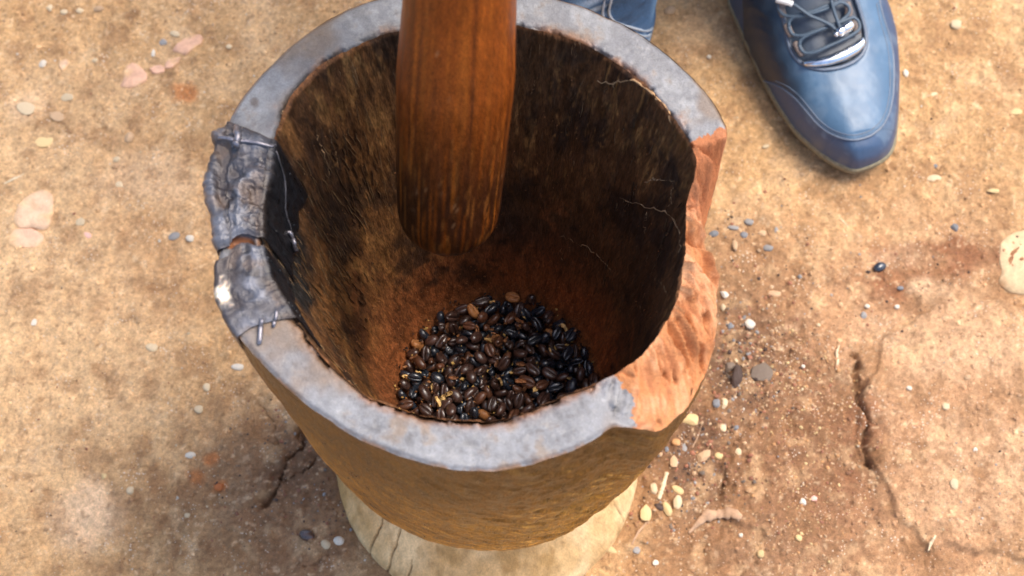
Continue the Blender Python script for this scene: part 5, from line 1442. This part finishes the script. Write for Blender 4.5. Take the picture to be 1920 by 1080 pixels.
def leg(path, radii, flatten, seed):
    n, m_ = 260, 120
    p = smooth_path(path, n, 6); rr_ = np.interp(np.linspace(0, 1, n), np.linspace(0, 1, len(radii)), radii)
    A_, I_ = np.meshgrid(np.linspace(0, 2 * math.pi, m_, endpoint=False), np.arange(n))
    R_ = rr_[:, None] * np.ones_like(A_)
    zc = p[:, 2][:, None]
    fold = ridged(np.cos(A_) * 1.6 + zc * 5, np.sin(A_) * 1.6 - zc * 3, zc * 22, seed=seed, octaves=2)
    R_ = R_ + .0045 * fold + .0015 * fbm(np.cos(A_) * 6, np.sin(A_) * 6, zc * 60, seed=seed + 1)
    hemz = p[0, 2]
    R_ = R_ + .0018 * ((zc - hemz) < .022)
    V_ = np.stack([p[:, 0][:, None] + R_ * np.cos(A_), p[:, 1][:, None] + R_ * flatten * np.sin(A_), zc + 0 * A_], -1)
    c = np.empty(V_.shape); c[:] = (0.060, 0.125, 0.23)
    f1 = fbm(np.cos(A_) * 3, np.sin(A_) * 3, zc * 14, seed=seed + 2, octaves=4)
    c = mixc(c, (0.17, 0.29, 0.43), .7 * sstep(.1, .8, fold * .5 + f1)); c = mixc(c, (0.015, 0.028, 0.06), .5 * sstep(0, .5, -f1))
    # faded puckers beside the outer seam
    pk = np.exp(-(((A_ - seam_ang(zc) + .16) * rr_[:, None]) / .009) ** 2) * (.45 + .55 * np.sin(zc * 520 + 3 * f1))
    c = mixc(c, (0.45, 0.56, 0.66), .85 * pk)
    return V_, c, n, m_





parts_ = [leg([(.047, .352, .035), (.049, .362, .20), (.055, .385, .42), (.070, .455, .62), (.085, .50, .90)], [.063, .062, .068, .078, .09], 1.1, 831),
          leg([(.212, .430, .085), (.214, .440, .25), (.212, .43, .45), (.196, .47, .65), (.175, .50, .90)], [.058, .060, .068, .078, .09], 1.05, 851)]
VV, FF, CC, o_ = [], [], [], 0
for V_, c, n, m_ in parts_:
    VV.append(V_.reshape(-1, 3)); CC.append(c.reshape(-1, 3)); FF.append(grid_faces(n, m_, True) + o_); o_ += n * m_
hz, hm = 40, 120                                                 # hips
hp = np.linspace(.84, 1.02, hz); aa = np.linspace(0, 2 * math.pi, hm, endpoint=False)
HV = np.stack([.13 + np.outer(np.interp(hp, [.84, .9, 1.02], [.10, .17, .155]), np.cos(aa)), .50 + np.outer(np.interp(hp, [.84, .9, 1.02], [.08, .115, .10]), np.sin(aa)), np.repeat(hp[:, None], hm, 1)], -1)
VV.append(HV.reshape(-1, 3)); CC.append(np.tile([0.05, 0.09, 0.17], (hz * hm, 1))); FF.append(grid_faces(hz, hm, True) + o_)
tro = ppart("trousers", mesh_np("trousers", np.concatenate(VV), np.concatenate(FF), True, np.concatenate(CC)), denim, label="worn blue denim jeans")
md = tro.modifiers.new("cloth", 'SOLIDIFY'); md.thickness = .0015
jt = surf("pale_seam_thread", (0.42, 0.47, 0.52), rough=.8, scale=(1500,) * 3, var=.3, bump=.5)
V0 = parts_[0][0]
for da in (-.045, .03):
    rows_i = np.arange(2, 170, 2); fi = ((seam_ang(V0[rows_i, 0, 2]) + da) % (2 * math.pi)) / (2 * math.pi) * 120
    i0 = np.floor(fi).astype(int); fr_ = (fi - i0)[:, None]
    pts = V0[rows_i, i0 % 120] * (1 - fr_) + V0[rows_i, (i0 + 1) % 120] * fr_; cc = V0[rows_i].mean(1)
    dr = pts - cc; dr[:, 2] = 0; dr /= np.linalg.norm(dr, axis=1, keepdims=True)
    ppart("seam", tube_mesh("seam", sm(np.c_[pts + dr * .0006][:, 0:3].copy(), 2), .0010, 6), jt, tro)
# second shoe: same make, under the near trouser leg
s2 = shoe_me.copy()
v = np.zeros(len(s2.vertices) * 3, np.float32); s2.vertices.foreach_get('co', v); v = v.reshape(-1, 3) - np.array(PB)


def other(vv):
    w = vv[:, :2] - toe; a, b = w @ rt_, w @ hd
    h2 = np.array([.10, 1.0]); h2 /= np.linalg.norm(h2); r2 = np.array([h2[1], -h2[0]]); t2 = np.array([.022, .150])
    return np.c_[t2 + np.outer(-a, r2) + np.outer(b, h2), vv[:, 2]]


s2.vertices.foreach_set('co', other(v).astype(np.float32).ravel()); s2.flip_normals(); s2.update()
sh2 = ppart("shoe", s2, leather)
me = bpy.data.objects[[c.name for c in shoe.children if c.name.startswith("sole")][0]].data.copy()
v = np.zeros(len(me.vertices) * 3, np.float32); me.vertices.foreach_get('co', v); v = v.reshape(-1, 3) - np.array(PB)
me.vertices.foreach_set('co', other(v).astype(np.float32).ravel()); me.flip_normals(); me.update()
ppart("sole", me, sole_mat, sh2)

# ================================================================== THINGS ON THE GROUND
def stone_mesh(name, seed, sub=2, rough=.16, angular=0.0):
    bm = bmesh.new(); bmesh.ops.create_icosphere(bm, subdivisions=sub, radius=.5)
    P = np.array([v.co[:] for v in bm.verts])
    n = fbm(P[:, 0] * 2.2 + seed * 3.1, P[:, 1] * 2.2, P[:, 2] * 2.2, seed=seed, octaves=2)
    s = 1 + rough * 2 * n
    P = P * s[:, None]
    if angular:
        r = random.Random(seed)
        for _ in range(7):
            d = np.array([r.gauss(0, 1) for _ in range(3)]); d /= np.linalg.norm(d); lim = r.uniform(.26, .42)
            k = P @ d; P = P - np.outer(np.maximum(k - lim, 0), d) * angular
    for v, p in zip(bm.verts, P): v.co = p
    me = bpy.data.meshes.new(name); bm.to_mesh(me); bm.free()
    me.polygons.foreach_set('use_smooth', [angular < .5] * len(me.polygons)); return me


SC = {'white': (.58, .51, .41), 'cream': (.55, .42, .26), 'tan': (.46, .30, .17), 'orange': (.46, .24, .10), 'grey': (.25, .235, .22), 'blue grey': (.17, .172, .18), 'umber': (.15, .11, .08), 'dark brown': (.06, .035, .025),
      'pink': (.62, .36, .29), 'yellow': (.56, .40, .19), 'reddish': (.27, .11, .06), 'rust': (.45, .13, .03)}
SMt = {k: surf("stone_" + k.replace(' ', '_'), v, rough=.65, scale=(500,) * 3, var=.25, fine=(1800,) * 3, fine_var=.2, bump=.5, bump_dist=.0003, spec=.45, per_object=.12) for k, v in SC.items()}
round_ms = [stone_mesh("pebble", i, 3, .17, .25) for i in range(4)]
chip_ms = [stone_mesh("pebble", 10 + i, 2, .24, .9) for i in range(4)]
sm_cache = {}


def stone(px, py, L, W, H, colr, kind, rot, label, name="pebble", cat="pebble", group=None, sink=.3):
    """sizes in photograph pixels as seen on the ground"""
    x, y = G(px, py); k = np.linalg.norm(at(px, py) - CAM) / FPX
    ms = round_ms if kind == 'round' else chip_ms; i = int(px * 7 + py) % 4
    key = (kind, i, colr, name)
    if key not in sm_cache:
        m = ms[i].copy(); m.name = name; m.materials.append(SMt[colr]); sm_cache[key] = m
    o = link(name, sm_cache[key])
    z = float(ground_height(np.array([x]), np.array([y]))[0])
    o.location = (x, y, z + H * k * (.5 - sink)); o.scale = (L * k * .94, W * k, H * k); o.rotation_euler = (random.Random(px).uniform(-.15, .15), random.Random(py).uniform(-.15, .15), -math.radians(rot))
    tag(o, label, cat, group)
    return o


PG = "pebbles scattered on the dirt"
ST = [  # px, py, length, width, height, colour, shape, turn, label
    (185, 17, 20, 13, 10, 'tan', 'round', 0, "tan oval pebble in a dark dent near the photo's top edge, left side"),
    (150, 20, 15, 12, 7, 'cream', 'round', 0, "cream pebble just left of the tan oval pebble near the top edge"),
    (120, 21, 14, 12, 6, 'cream', 'round', 0, "pale pebble second from the left in the row near the top left"),
    (92, 13, 17, 15, 6, 'cream', 'chip', 0, "pale square pebble leftmost of the row near the top left"),
    (80, 120, 15, 18, 9, 'white', 'round', 0, "white upright oval pebble left of the pink stone chips"),
    (178, 114, 11, 9, 6, 'cream', 'round', 0, "tiny pale pebble just left of the triangular pink stone"),
    (288, 100, 11, 14, 8, 'white', 'chip', 0, "small white chip above the thin pink stones"),
    (328, 64, 20, 13, 7, 'cream', 'round', 30, "cream pebble above the large pointed pink stone"),
    (305, 79, 20, 15, 7, 'grey', 'chip', 0, "grey chip left of the large pointed pink stone"),
    (430, 88, 12, 11, 6, 'cream', 'round', 0, "cream pebble to the right of the pointed pink stone"),
    (242, 258, 19, 24, 16, 'tan', 'round', 0, "domed tan pebble casting a dark shade, left of the mortar"),
    (218, 298, 14, 12, 7, 'cream', 'round', 0, "small cream pebble below the domed tan pebble"),
    (125, 183, 32, 17, 4, 'cream', 'chip', 0, "flat peach chip below the faint pink stone"),
    (108, 217, 27, 24, 4, 'tan', 'round', 0, "flat round tan stone below the peach chip"),
    (50, 203, 38, 28, 4, 'cream', 'round', 20, "broad flat cream stone set in the pale dirt at upper left"),
    (82, 264, 36, 26, 5, 'yellow', 'round', -10, "flat yellowish stone left of the domed tan pebble"),
    (152, 416, 26, 15, 5, 'cream', 'chip', 0, "cream chip right of the big pink slab"),
    (164, 440, 26, 10, 5, 'pink', 'chip', 40, "slim pinkish sliver right of the big pink slab"),
    (222, 344, 20, 15, 6, 'cream', 'chip', 20, "pale crumb with a grey spot, between the pink slab and the mortar"),
    (325, 441, 24, 17, 6, 'grey', 'round', -10, "grey oval pebble beside the round white pebble left of the mortar"),
    (356, 445, 16, 16, 10, 'white', 'round', 0, "round white pebble left of the mortar's patch"),
    (285, 650, 24, 18, 8, 'cream', 'round', 10, "cream pebble alone on the pale ground left of the mortar"),
    (446, 687, 24, 15, 10, 'white', 'round', 0, "cream oval pebble right under the mortar's left rim"),
    (388, 725, 14, 18, 7, 'cream', 'round', 0, "blurred cream pebble below the mortar's left rim"),
    (373, 766, 17, 19, 8, 'cream', 'round', 0, "cream pebble above the white oval one at lower left"),
    (356, 852, 21, 14, 9, 'white', 'round', 5, "white oval pebble left of the orange red crumb"),
    (412, 915, 19, 17, 10, 'rust', 'round', 0, "bright orange red crumb on the dirt left of the crack"),
    (244, 919, 15, 16, 8, 'cream', 'round', 0, "cream round pebble at lower left of the photo"),
    (194, 891, 14, 12, 6, 'yellow', 'chip', 40, "small yellowish chip at lower left, above the white crust"),
    (64, 604, 16, 13, 5, 'white', 'chip', 0, "dull white chip near the left edge at mid height"),
    (352, 967, 12, 10, 6, 'cream', 'round', 0, "tiny cream pebble left of the crack at the bottom"),
    (612, 1021, 20, 18, 12, 'cream', 'round', 30, "pale rounded seed left of its twin, near the mortar foot"),
    (635, 1015, 22, 19, 13, 'white', 'round', 30, "pale rounded seed touching the mortar foot, right of its twin"),
    (1405, 415, 20, 14, 9, 'grey', 'round', 0, "grey pebble, topmost of the cluster right of the broken rim"),
    (1378, 460, 12, 24, 9, 'tan', 'round', 0, "upright tan oval pebble nearest the broken rim"),
    (1396, 438, 16, 15, 9, 'blue grey', 'round', 0, "blue grey pebble in the middle of the cluster right of the rim"),
    (1376, 425, 22, 10, 7, 'grey', 'round', 5, "thin grey pebble at the left of the cluster by the rim"),
    (1429, 434, 22, 14, 6, 'tan', 'chip', 0, "tan crumb at the right of the cluster by the rim"),
    (1441, 463, 22, 14, 9, 'grey', 'round', 0, "wide grey pebble at the lower right of the rim cluster"),
    (1338, 438, 19, 14, 8, 'blue grey', 'round', 0, "dark grey pebble tucked against the broken rim"),
    (1456, 430, 10, 14, 5, 'grey', 'chip', 0, "small grey chip right of the rim cluster"),
    (1342, 520, 12, 18, 7, 'white', 'chip', 0, "white chip showing at the torn wood's edge"),
    (1358, 551, 24, 14, 11, 'white', 'chip', 35, "white cylindrical stone chip right of the torn wood"),
    (1357, 575, 10, 15, 7, 'cream', 'round', 0, "tiny cream pebble under the white cylindrical chip"),
    (1453, 546, 28, 15, 9, 'tan', 'round', 5, "tan oval pebble on bare dirt above the gravel"),
    (1407, 606, 22, 20, 12, 'white', 'round', 40, "round white pebble at the top of the gravel patch"),
    (1369, 609, 11, 14, 7, 'blue grey', 'round', 0, "small blue grey pebble left of the round white pebble"),
    (1382, 708, 30, 56, 26, 'dark brown', 'chip', 5, "tall dark lump of stone in the gravel beside the torn wood"),
    (1432, 700, 62, 36, 12, 'umber', 'chip', 10, "broad flat grey lump right of the tall dark stone"),
    (1370, 685, 26, 22, 12, 'umber', 'chip', 0, "grey stone above the tall dark lump"),
    (1358, 757, 17, 24, 11, 'cream', 'chip', 0, "pale pebble beside a blue one below the tall dark lump"),
    (1343, 758, 16, 19, 10, 'blue grey', 'round', 0, "blue grey pebble left of the pale one below the dark lump"),
    (1293, 786, 42, 26, 18, 'yellow', 'chip', -15, "large yellowish angular stone by the lower broken rim"),
    (1356, 801, 13, 18, 7, 'cream', 'round', 0, "cream pebble beside the thin crack below the gravel"),
    (1380, 803, 13, 11, 6, 'blue grey', 'chip', 0, "small blue chip on the red brown dirt"),
    (1268, 829, 17, 17, 11, 'orange', 'round', 0, "bright orange pebble under the bowl's right side"),
    (1251, 843, 11, 11, 7, 'blue grey', 'chip', 0, "blue chip left of the bright orange pebble's lower side"),
    (1284, 840, 16, 18, 9, 'grey', 'chip', 0, "grey chip right of the bright orange pebble"),
    (1264, 868, 22, 24, 12, 'tan', 'chip', 0, "tan crumb of soil beneath the bright orange pebble"),
    (1320, 855, 38, 22, 10, 'tan', 'chip', -25, "flat brown clod right of the foot"),
    (1348, 855, 17, 14, 7, 'yellow', 'round', 25, "yellow pebble right of the flat brown clod"),
    (1384, 848, 14, 16, 7, 'cream', 'round', -30, "pale pebble further right of the yellow pebble"),
    (1226, 917, 15, 24, 11, 'cream', 'round', -10, "cream kernel left of the pale stick by the foot"),
    (1272, 917, 26, 17, 10, 'yellow', 'round', 25, "pale yellow kernel right of the stick, uppermost"),
    (1270, 942, 18, 30, 12, 'cream', 'round', 0, "pale kernel below the uppermost yellow kernel"),
    (1251, 955, 17, 33, 13, 'yellow', 'round', -30, "slim yellow kernel between the dark husk and the pale kernel"),
    (1212, 964, 32, 30, 15, 'yellow', 'chip', 0, "chunky yellow kernel nearest the mortar foot"),
    (1237, 951, 22, 14, 8, 'dark brown', 'round', 20, "dark purplish husk between two yellow kernels"),
    (1195, 1031, 20, 14, 9, 'grey', 'chip', 20, "grey chip on the dirt right of the foot, near the bottom"),
    (1229, 1055, 16, 12, 6, 'white', 'chip', 0, "faint greenish white chip at the bottom edge"),
    (1144, 1030, 31, 17, 11, 'yellow', 'round', 30, "yellow seed beside the right of the mortar foot"),
    (1427, 1038, 14, 16, 8, 'yellow', 'round', 0, "pale yellow pebble at the bottom, right of the dry root"),
    (1389, 1004, 9, 9, 6, 'white', 'round', 0, "tiny bright white pebble under the dry root"),
    (1504, 941, 16, 15, 8, 'white', 'chip', -20, "white chip at the lower end of the reddish gravel"),
    (1527, 935, 18, 10, 7, 'pink', 'chip', 0, "pinkish chip right of the white one in the reddish gravel"),
    (1498, 1007, 13, 15, 7, 'yellow', 'round', 0, "yellow green pebble near the bottom of the gravel trail"),
    (1790, 423, 20, 18, 12, 'blue grey', 'chip', 0, "square blue grey stone between the shoe and the pale slab"),
    (1755, 308, 13, 11, 7, 'blue grey', 'chip', 0, "small blue chip right of the shoe's toe"),
    (1752, 332, 28, 16, 6, 'cream', 'round', 5, "cream oval stone to the right of the shoe's toe"),
    (1700, 134, 11, 17, 6, 'white', 'round', 0, "white pebble beside the shoe's outer edge"),
    (1752, 171, 26, 12, 4, 'cream', 'round', 0, "thin cream flake on the ground right of the shoe"),
    (1910, 206, 30, 14, 6, 'yellow', 'chip', 0, "bright yellowish chip at the right edge beside the shoe"),
    (1868, 358, 34, 10, 5, 'yellow', 'round', 0, "long cream sliver near the photo's right edge"),
    (1683, 574, 10, 9, 6, 'white', 'round', 0, "tiny white pebble below the fallen coffee bean"),
    (1620, 590, 16, 16, 8, 'grey', 'chip', 0, "small grey chip in the scuffed hollow below the fallen bean"),
    (1627, 573, 11, 9, 6, 'white', 'round', 0, "tiny white bead above the small grey chip"),
    (1690, 537, 14, 10, 6, 'blue grey', 'round', 0, "small bluish pebble in the hollow, right of the tiny white bead"),
    (1702, 731, 11, 10, 6, 'white', 'round', 0, "white speck on the raised crust right of the ground crack"),
    (1771, 766, 15, 15, 7, 'cream', 'round', 0, "cream pebble on the raised crust at right"),
    (1811, 711, 13, 11, 7, 'tan', 'round', 0, "brown pebble with a halo on the raised crust"),
    (1785, 910, 16, 24, 7, 'cream', 'round', 0, "pale oval pebble on the lower part of the raised crust"),
    (1825, 847, 12, 10, 6, 'white', 'chip', 0, "grey white chip on the raised crust at lower right"),
    (1507, 685, 8, 9, 6, 'white', 'round', 0, "tiny bluish white bead in the orange gravel"),
    (1330, 104, 9, 9, 6, 'white', 'round', 0, "tiny white bead on the dirt between jeans and shoe"),
    (1256, 16, 22, 20, 8, 'tan', 'round', 0, "tan pebble on the dirt just right of the jeans"),
    (1505, 322, 14, 9, 5, 'tan', 'chip', 0, "tan chip just left of the shoe's toe"),
    (1437, 270, 15, 10, 5, 'cream', 'round', -30, "cream chip left of the shoe, right of the rim corner"),
    (1795, 42, 22, 20, 8, 'cream', 'round', 0, "pale pebble at the top right corner area"),
]
for s in ST:
    nm = "kernel" if "kernel" in s[8] or "seed" in s[8] else "stone" if "stone" in s[8] or "lump" in s[8] else "pebble"
    stone(*s[:8], s[8], name=nm, cat=nm, group=PG if nm == "pebble" else "seeds and kernels by the mortar foot" if nm == "kernel" else None, sink=.38 if s[4] > 7 else .3)


SLABC = {'dusty_pink_stone': (.62, .36, .25), 'dusty_peach_stone': (.60, .40, .27), 'pale_yellow_stone': (.62, .47, .28)}


# flat stones bedded in the ground
def slab(poly, colr, label, h=.0004, name="flat_stone"):
    P = smooth_path(poly + [poly[0]], 56, 2, True)[:-1]
    pts = np.array([at(a, b, 0)[:2] for a, b in P]); c = pts.mean(0)
    pts = pts + .0006 * np.c_[fbm(pts[:, 0] * 300, pts[:, 1] * 300, seed=901), fbm(pts[:, 0] * 300, pts[:, 1] * 300, seed=902)]
    rings_ = []; zc = ground_height(pts[:, 0], pts[:, 1]); zm = float(zc.max())
    for s, z in ((1.0, -.003), (1.0, h * .5), (.96, h), (.72, h * 1.15), (.38, h * 1.25)):
        q = c + (pts - c) * s
        zz_ = (zm if s < .99 else zc) * .5 + .5 * ground_height(q[:, 0], q[:, 1]) + z + .0003 * fbm(q[:, 0] * 250, q[:, 1] * 250, seed=903) * (s < 1)
        rings_.append(np.c_[q, zz_])
    V = np.concatenate(rings_); n = len(pts); F = grid_faces(5, n, True).tolist(); F.append(list(range(4 * n, 5 * n)))
    nv_ = len(V); edge_ = np.repeat([1, .95, .75, .25, .1], n); nn_ = fbm(V[:, 0] * 90, V[:, 1] * 90, seed=905, octaves=4)
    stone_c = np.array(SLABC[colr.name]) * (1 + .25 * fbm(V[:, 0] * 60, V[:, 1] * 60, seed=906))[:, None]
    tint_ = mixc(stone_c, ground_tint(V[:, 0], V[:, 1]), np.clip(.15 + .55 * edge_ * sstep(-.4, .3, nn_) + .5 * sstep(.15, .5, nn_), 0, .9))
    V[:, :2] -= c
    me = bpy.data.meshes.new(name); me.from_pydata([tuple(v) for v in V], [], F); me.polygons.foreach_set('use_smooth', [True] * len(me.polygons))
    bmx = bmesh.new(); bmx.from_mesh(me); bmesh.ops.recalc_face_normals(bmx, faces=bmx.faces); bmx.to_mesh(me); bmx.free()
    ca_ = me.color_attributes.new('tint', 'FLOAT_COLOR', 'POINT'); ca_.data.foreach_set('color', np.c_[tint_, np.ones(nv_)].astype(np.float32).ravel())
    o = link(name, me, mat=colr, loc=(c[0], c[1], 0)); tag(o, label, "flat stone", "flat stones bedded in the dirt")


dusty_pink = surf("dusty_pink_stone", None, rough=.85, scale=(140,) * 3, var=.2, fine=(900,) * 3, fine_var=.12, bump=.4, spec=.3)
dusty_peach = surf("dusty_peach_stone", None, rough=.85, scale=(120,) * 3, var=.25, fine=(900,) * 3, fine_var=.12, bump=.4, spec=.3)
pale_slab = surf("pale_yellow_stone", None, rough=.85, scale=(120,) * 3, var=.25, fine=(900,) * 3, fine_var=.15, bump=.6, spec=.3)
slab([(38, 378), (60, 360), (85, 355), (100, 366), (100, 400), (92, 425), (80, 432), (60, 425), (38, 428), (24, 418), (28, 395)], dusty_peach, "large pinkish slab at the photo's left edge, its upper half")
slab([(28, 428), (58, 426), (74, 434), (84, 445), (78, 456), (66, 465), (30, 464), (14, 458), (18, 440)], dusty_pink, "smaller pink slab directly under the large one at the left edge")
slab([(247, 115), (262, 124), (277, 140), (274, 152), (258, 162), (240, 166), (224, 162), (232, 148), (235, 126)], dusty_pink, "triangular pink stone chip left of the thin pink ones")
slab([(376, 63), (380, 68), (378, 84), (362, 94), (348, 104), (322, 96), (332, 84), (352, 67)], dusty_pink, "large pointed pink stone chip, uppermost of the pink group")
slab([(280, 126), (300, 121), (310, 126), (308, 135), (292, 138), (283, 134)], dusty_pink, "thin low pink stone right of the triangular one")
slab([(310, 118), (322, 108), (340, 106), (334, 118), (322, 128), (308, 128)], dusty_pink, "slim pink stone just under the large pointed one")
slab([(110, 113), (126, 111), (129, 120), (118, 135), (111, 126)], dusty_peach, "faint little pink stone nearest the white upright pebble", h=.0007)
slab([(1876, 452), (1895, 438), (1930, 428), (1975, 430), (1985, 500), (1960, 545), (1915, 552), (1890, 545), (1868, 530), (1880, 515), (1872, 488)], pale_slab, "big pale yellow slab cut by the photo's right edge")

# fallen coffee beans
def fallen(px, py, s, rot, colr, label, flip=False):
    x, y = G(px, py); z = float(ground_height(np.array([x]), np.array([y]))[0])
    o = link("coffee_bean", bean_variant(colr, 1, False)); o.location = (x, y, z + .0020 * s); o.scale = (s,) * 3
    o.rotation_euler = (math.pi if flip else .15, .1, math.radians(rot)); tag(o, label, "coffee bean", "coffee beans fallen on the ground")


fallen(1650, 500, 1.05, 25, 'black', "shiny black coffee bean alone on the dirt below the shoe")
fallen(576, 1005, 1.15, -15, 'dark brown', "shiny dark brown coffee bean on the dirt left of the mortar foot")

# straws, a dry root and slivers
straw = surf("dry_straw", (.60, .47, .30), rough=.7, scale=(300, 300, 300), var=.3, bump=.5)
rootm = surf("dry_root_bark", (.40, .25, .15), rough=.8, scale=(250, 250, 250), var=.35, bump=.7, bump_dist=.0006)


def lying(name, pts, r, mat, label, cat, flat=.7, group=None):
    P2 = smooth_path([p[:2] for p in pts], 30, 2)
    W = np.array([G(*p) for p in P2]); z = ground_height(W[:, 0], W[:, 1]); rr_ = np.interp(np.linspace(0, 1, 30), np.linspace(0, 1, len(r)), r)
    c = W.mean(0); P = np.c_[W - c, sm(np.maximum(z, np.median(z)), 6) + rr_ * flat * .8]
    tag(link(name, tube_mesh(name, P, rr_ * (1 + .15 * np.random.RandomState(3).randn(30)), 9, flat), mat=mat, loc=(c[0], c[1], 0)), label, cat, group)


lying("stick", [(1250, 887), (1243, 912), (1235, 936)], [.0014, .0017, .0016], straw, "short straight pale stick among the kernels right of the foot", "stick")
lying("dry_root", [(1292, 998), (1308, 982), (1325, 967), (1350, 964), (1372, 963), (1386, 974)], [.0008, .0022, .0042, .0036, .0042, .0030], rootm, "curved dry brown root lying at the bottom, right of the mortar", "root", .5)
lying("straw", [(1568, 693), (1571, 675), (1569, 660), (1575, 645)], [.0006, .0012, .0010, .0003], straw, "thin wavy pale fibre beside the ground crack", "straw")
lying("straw", [(1739, 1034), (1744, 1019), (1752, 1006)], [.0004, .0013, .0004], straw, "small pale sliver near the bottom edge at right", "straw", .4)
lying("straw", [(1574, 405), (1584, 414), (1592, 422)], [.0003, .0006, .0003], straw, "fine short straw on the dirt under the shoe's toe", "straw")
lying("straw", [(1212, 980), (1195, 1000), (1184, 1022)], [.0005, .0010, .0005], rootm, "thin brown twig by the right side of the mortar foot", "straw")
lying("straw", [(1318, 790), (1310, 815), (1299, 838)], [.0004, .0005, .0004], rootm, "hair thin root fibre below the yellowish stone", "straw")
lying("straw", [(45, 327), (25, 337), (8, 345)], [.0003, .0012, .0006], straw, "pale straw end near the photo's left edge above the pink slab", "straw", .4)

# gravel and grit: nobody could count it
gr = np.random.RandomState(12)
base_ico = []
for sd_ in range(6):
    m = stone_mesh("g", 40 + sd_, 1, .2, .6); base_ico.append((np.array([v.co[:] for v in m.vertices]), np.array([list(p.vertices) for p in m.polygons]))); bpy.data.meshes.remove(m)
zones = [(1420, 620, 80, 90, 330, 1.0, 'mix'), (1380, 690, 50, 60, 330, 1.3, 'dark'), (1300, 860, 55, 60, 300, 1.3, 'dark'), (1470, 700, 70, 90, 650, .9, 'orange'), (1530, 850, 60, 110, 500, .9, 'orange'),
         (1270, 950, 60, 60, 140, 1.0, 'mix'), (560, 900, 70, 90, 260, 1.0, 'dark'), (1700, 500, 150, 90, 200, .7, 'mix'), (1400, 440, 60, 40, 60, 1.0, 'dark'), (1840, 940, 90, 90, 160, .7, 'mix'), (1500, 1010, 50, 50, 120, .9, 'orange')]
items = []
for px, py, sx1, sy1, n, sz, kind in zones:
    for _ in range(n): items.append((gr.normal(px, sx1), gr.normal(py, sy1), sz * gr.lognormal(math.log(.00135), .42), kind))
for _ in range(3800): items.append((gr.uniform(-80, 2000), gr.uniform(-80, 1160), gr.lognormal(math.log(.00080), .45), 'spread'))
for _ in range(9000): items.append((gr.uniform(-80, 2000), gr.uniform(-80, 1160), gr.lognormal(math.log(.0014), .5), 'clod'))
pal = {'mix': ['tan', 'grey', 'cream', 'reddish', 'tan', 'dark brown'], 'dark': ['grey', 'dark brown', 'reddish', 'tan', 'umber', 'reddish'], 'orange': ['orange', 'tan', 'yellow', 'tan', 'reddish', 'orange'],
       'spread': ['tan', 'cream', 'white', 'tan', 'reddish', 'cream', 'dark brown', 'white', 'cream', 'reddish']}
VV, FF, CC, o_ = [], [], [], 0
XY = np.array([at(a, b, 0)[:2] for a, b, _, _ in items]); GZ = ground_height(XY[:, 0], XY[:, 1])
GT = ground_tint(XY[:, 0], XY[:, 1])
for len_i, ((a, b, s, kind), (x, y), z) in enumerate(zip(items, XY, GZ)):
    if np.hypot(x + .0175, y) < .104: continue
    bv, bf = base_ico[gr.randint(6)]
    s = min(s, .0040)
    an = gr.uniform(0, 6.28); ca, sa = math.cos(an), math.sin(an)
    v = bv * [s * gr.uniform(.8, 1.4), s, s * gr.uniform(.5, .8)]
    v = np.c_[v[:, 0] * ca - v[:, 1] * sa + x, v[:, 0] * sa + v[:, 1] * ca + y, v[:, 2] + z + s * .12]
    VV.append(v); FF.append(bf + o_); o_ += len(v)
    c = GT[len_i] * gr.uniform(.72, 1.2) if kind == 'clod' else np.array(SC[pal[kind][gr.randint(len(pal[kind]))]]) * gr.uniform(.7, 1.15); CC.append(np.tile(c, (len(v), 1)))
grit_mat = surf("grit", None, rough=.7, scale=(900,) * 3, var=.2, fine=(2500,) * 3, fine_var=.1, bump=.3, spec=.45)
tag(link("gravel", mesh_np("gravel", np.concatenate(VV), np.concatenate(FF), False, np.concatenate(CC)), mat=grit_mat), "fine gravel and grit strewn over the packed dirt", "gravel", kind='stuff')

# where labels coincide, say which one of them it is by its place beside the others
byl = {}
for o in COL.objects:
    if o.get('group') in ("roasted coffee beans heaped in the mortar", "husk flakes among the coffee beans"): byl.setdefault(o['label'], []).append(o)
for lab, L_ in byl.items():
    if len(L_) < 2: continue
    xs = [o.location.x for o in L_]; ys = [o.location.y for o in L_]
    wide = max(xs) - min(xs) > max(ys) - min(ys)
    L_.sort(key=lambda o: o.location.x if wide else -o.location.y)
    W = {2: ("left one", "right one") if wide else ("rear one", "front one"), 3: ("leftmost", "middle one", "rightmost") if wide else ("rearmost", "middle one", "frontmost")}.get(len(L_))
    if W is None: W = ["%s from the %s" % (n_, "left" if wide else "rear") for n_ in ("first", "second", "third", "fourth", "fifth", "sixth", "seventh", "eighth")[:len(L_)]]
    for o, w in zip(L_, W): o['label'] = lab + ", " + w
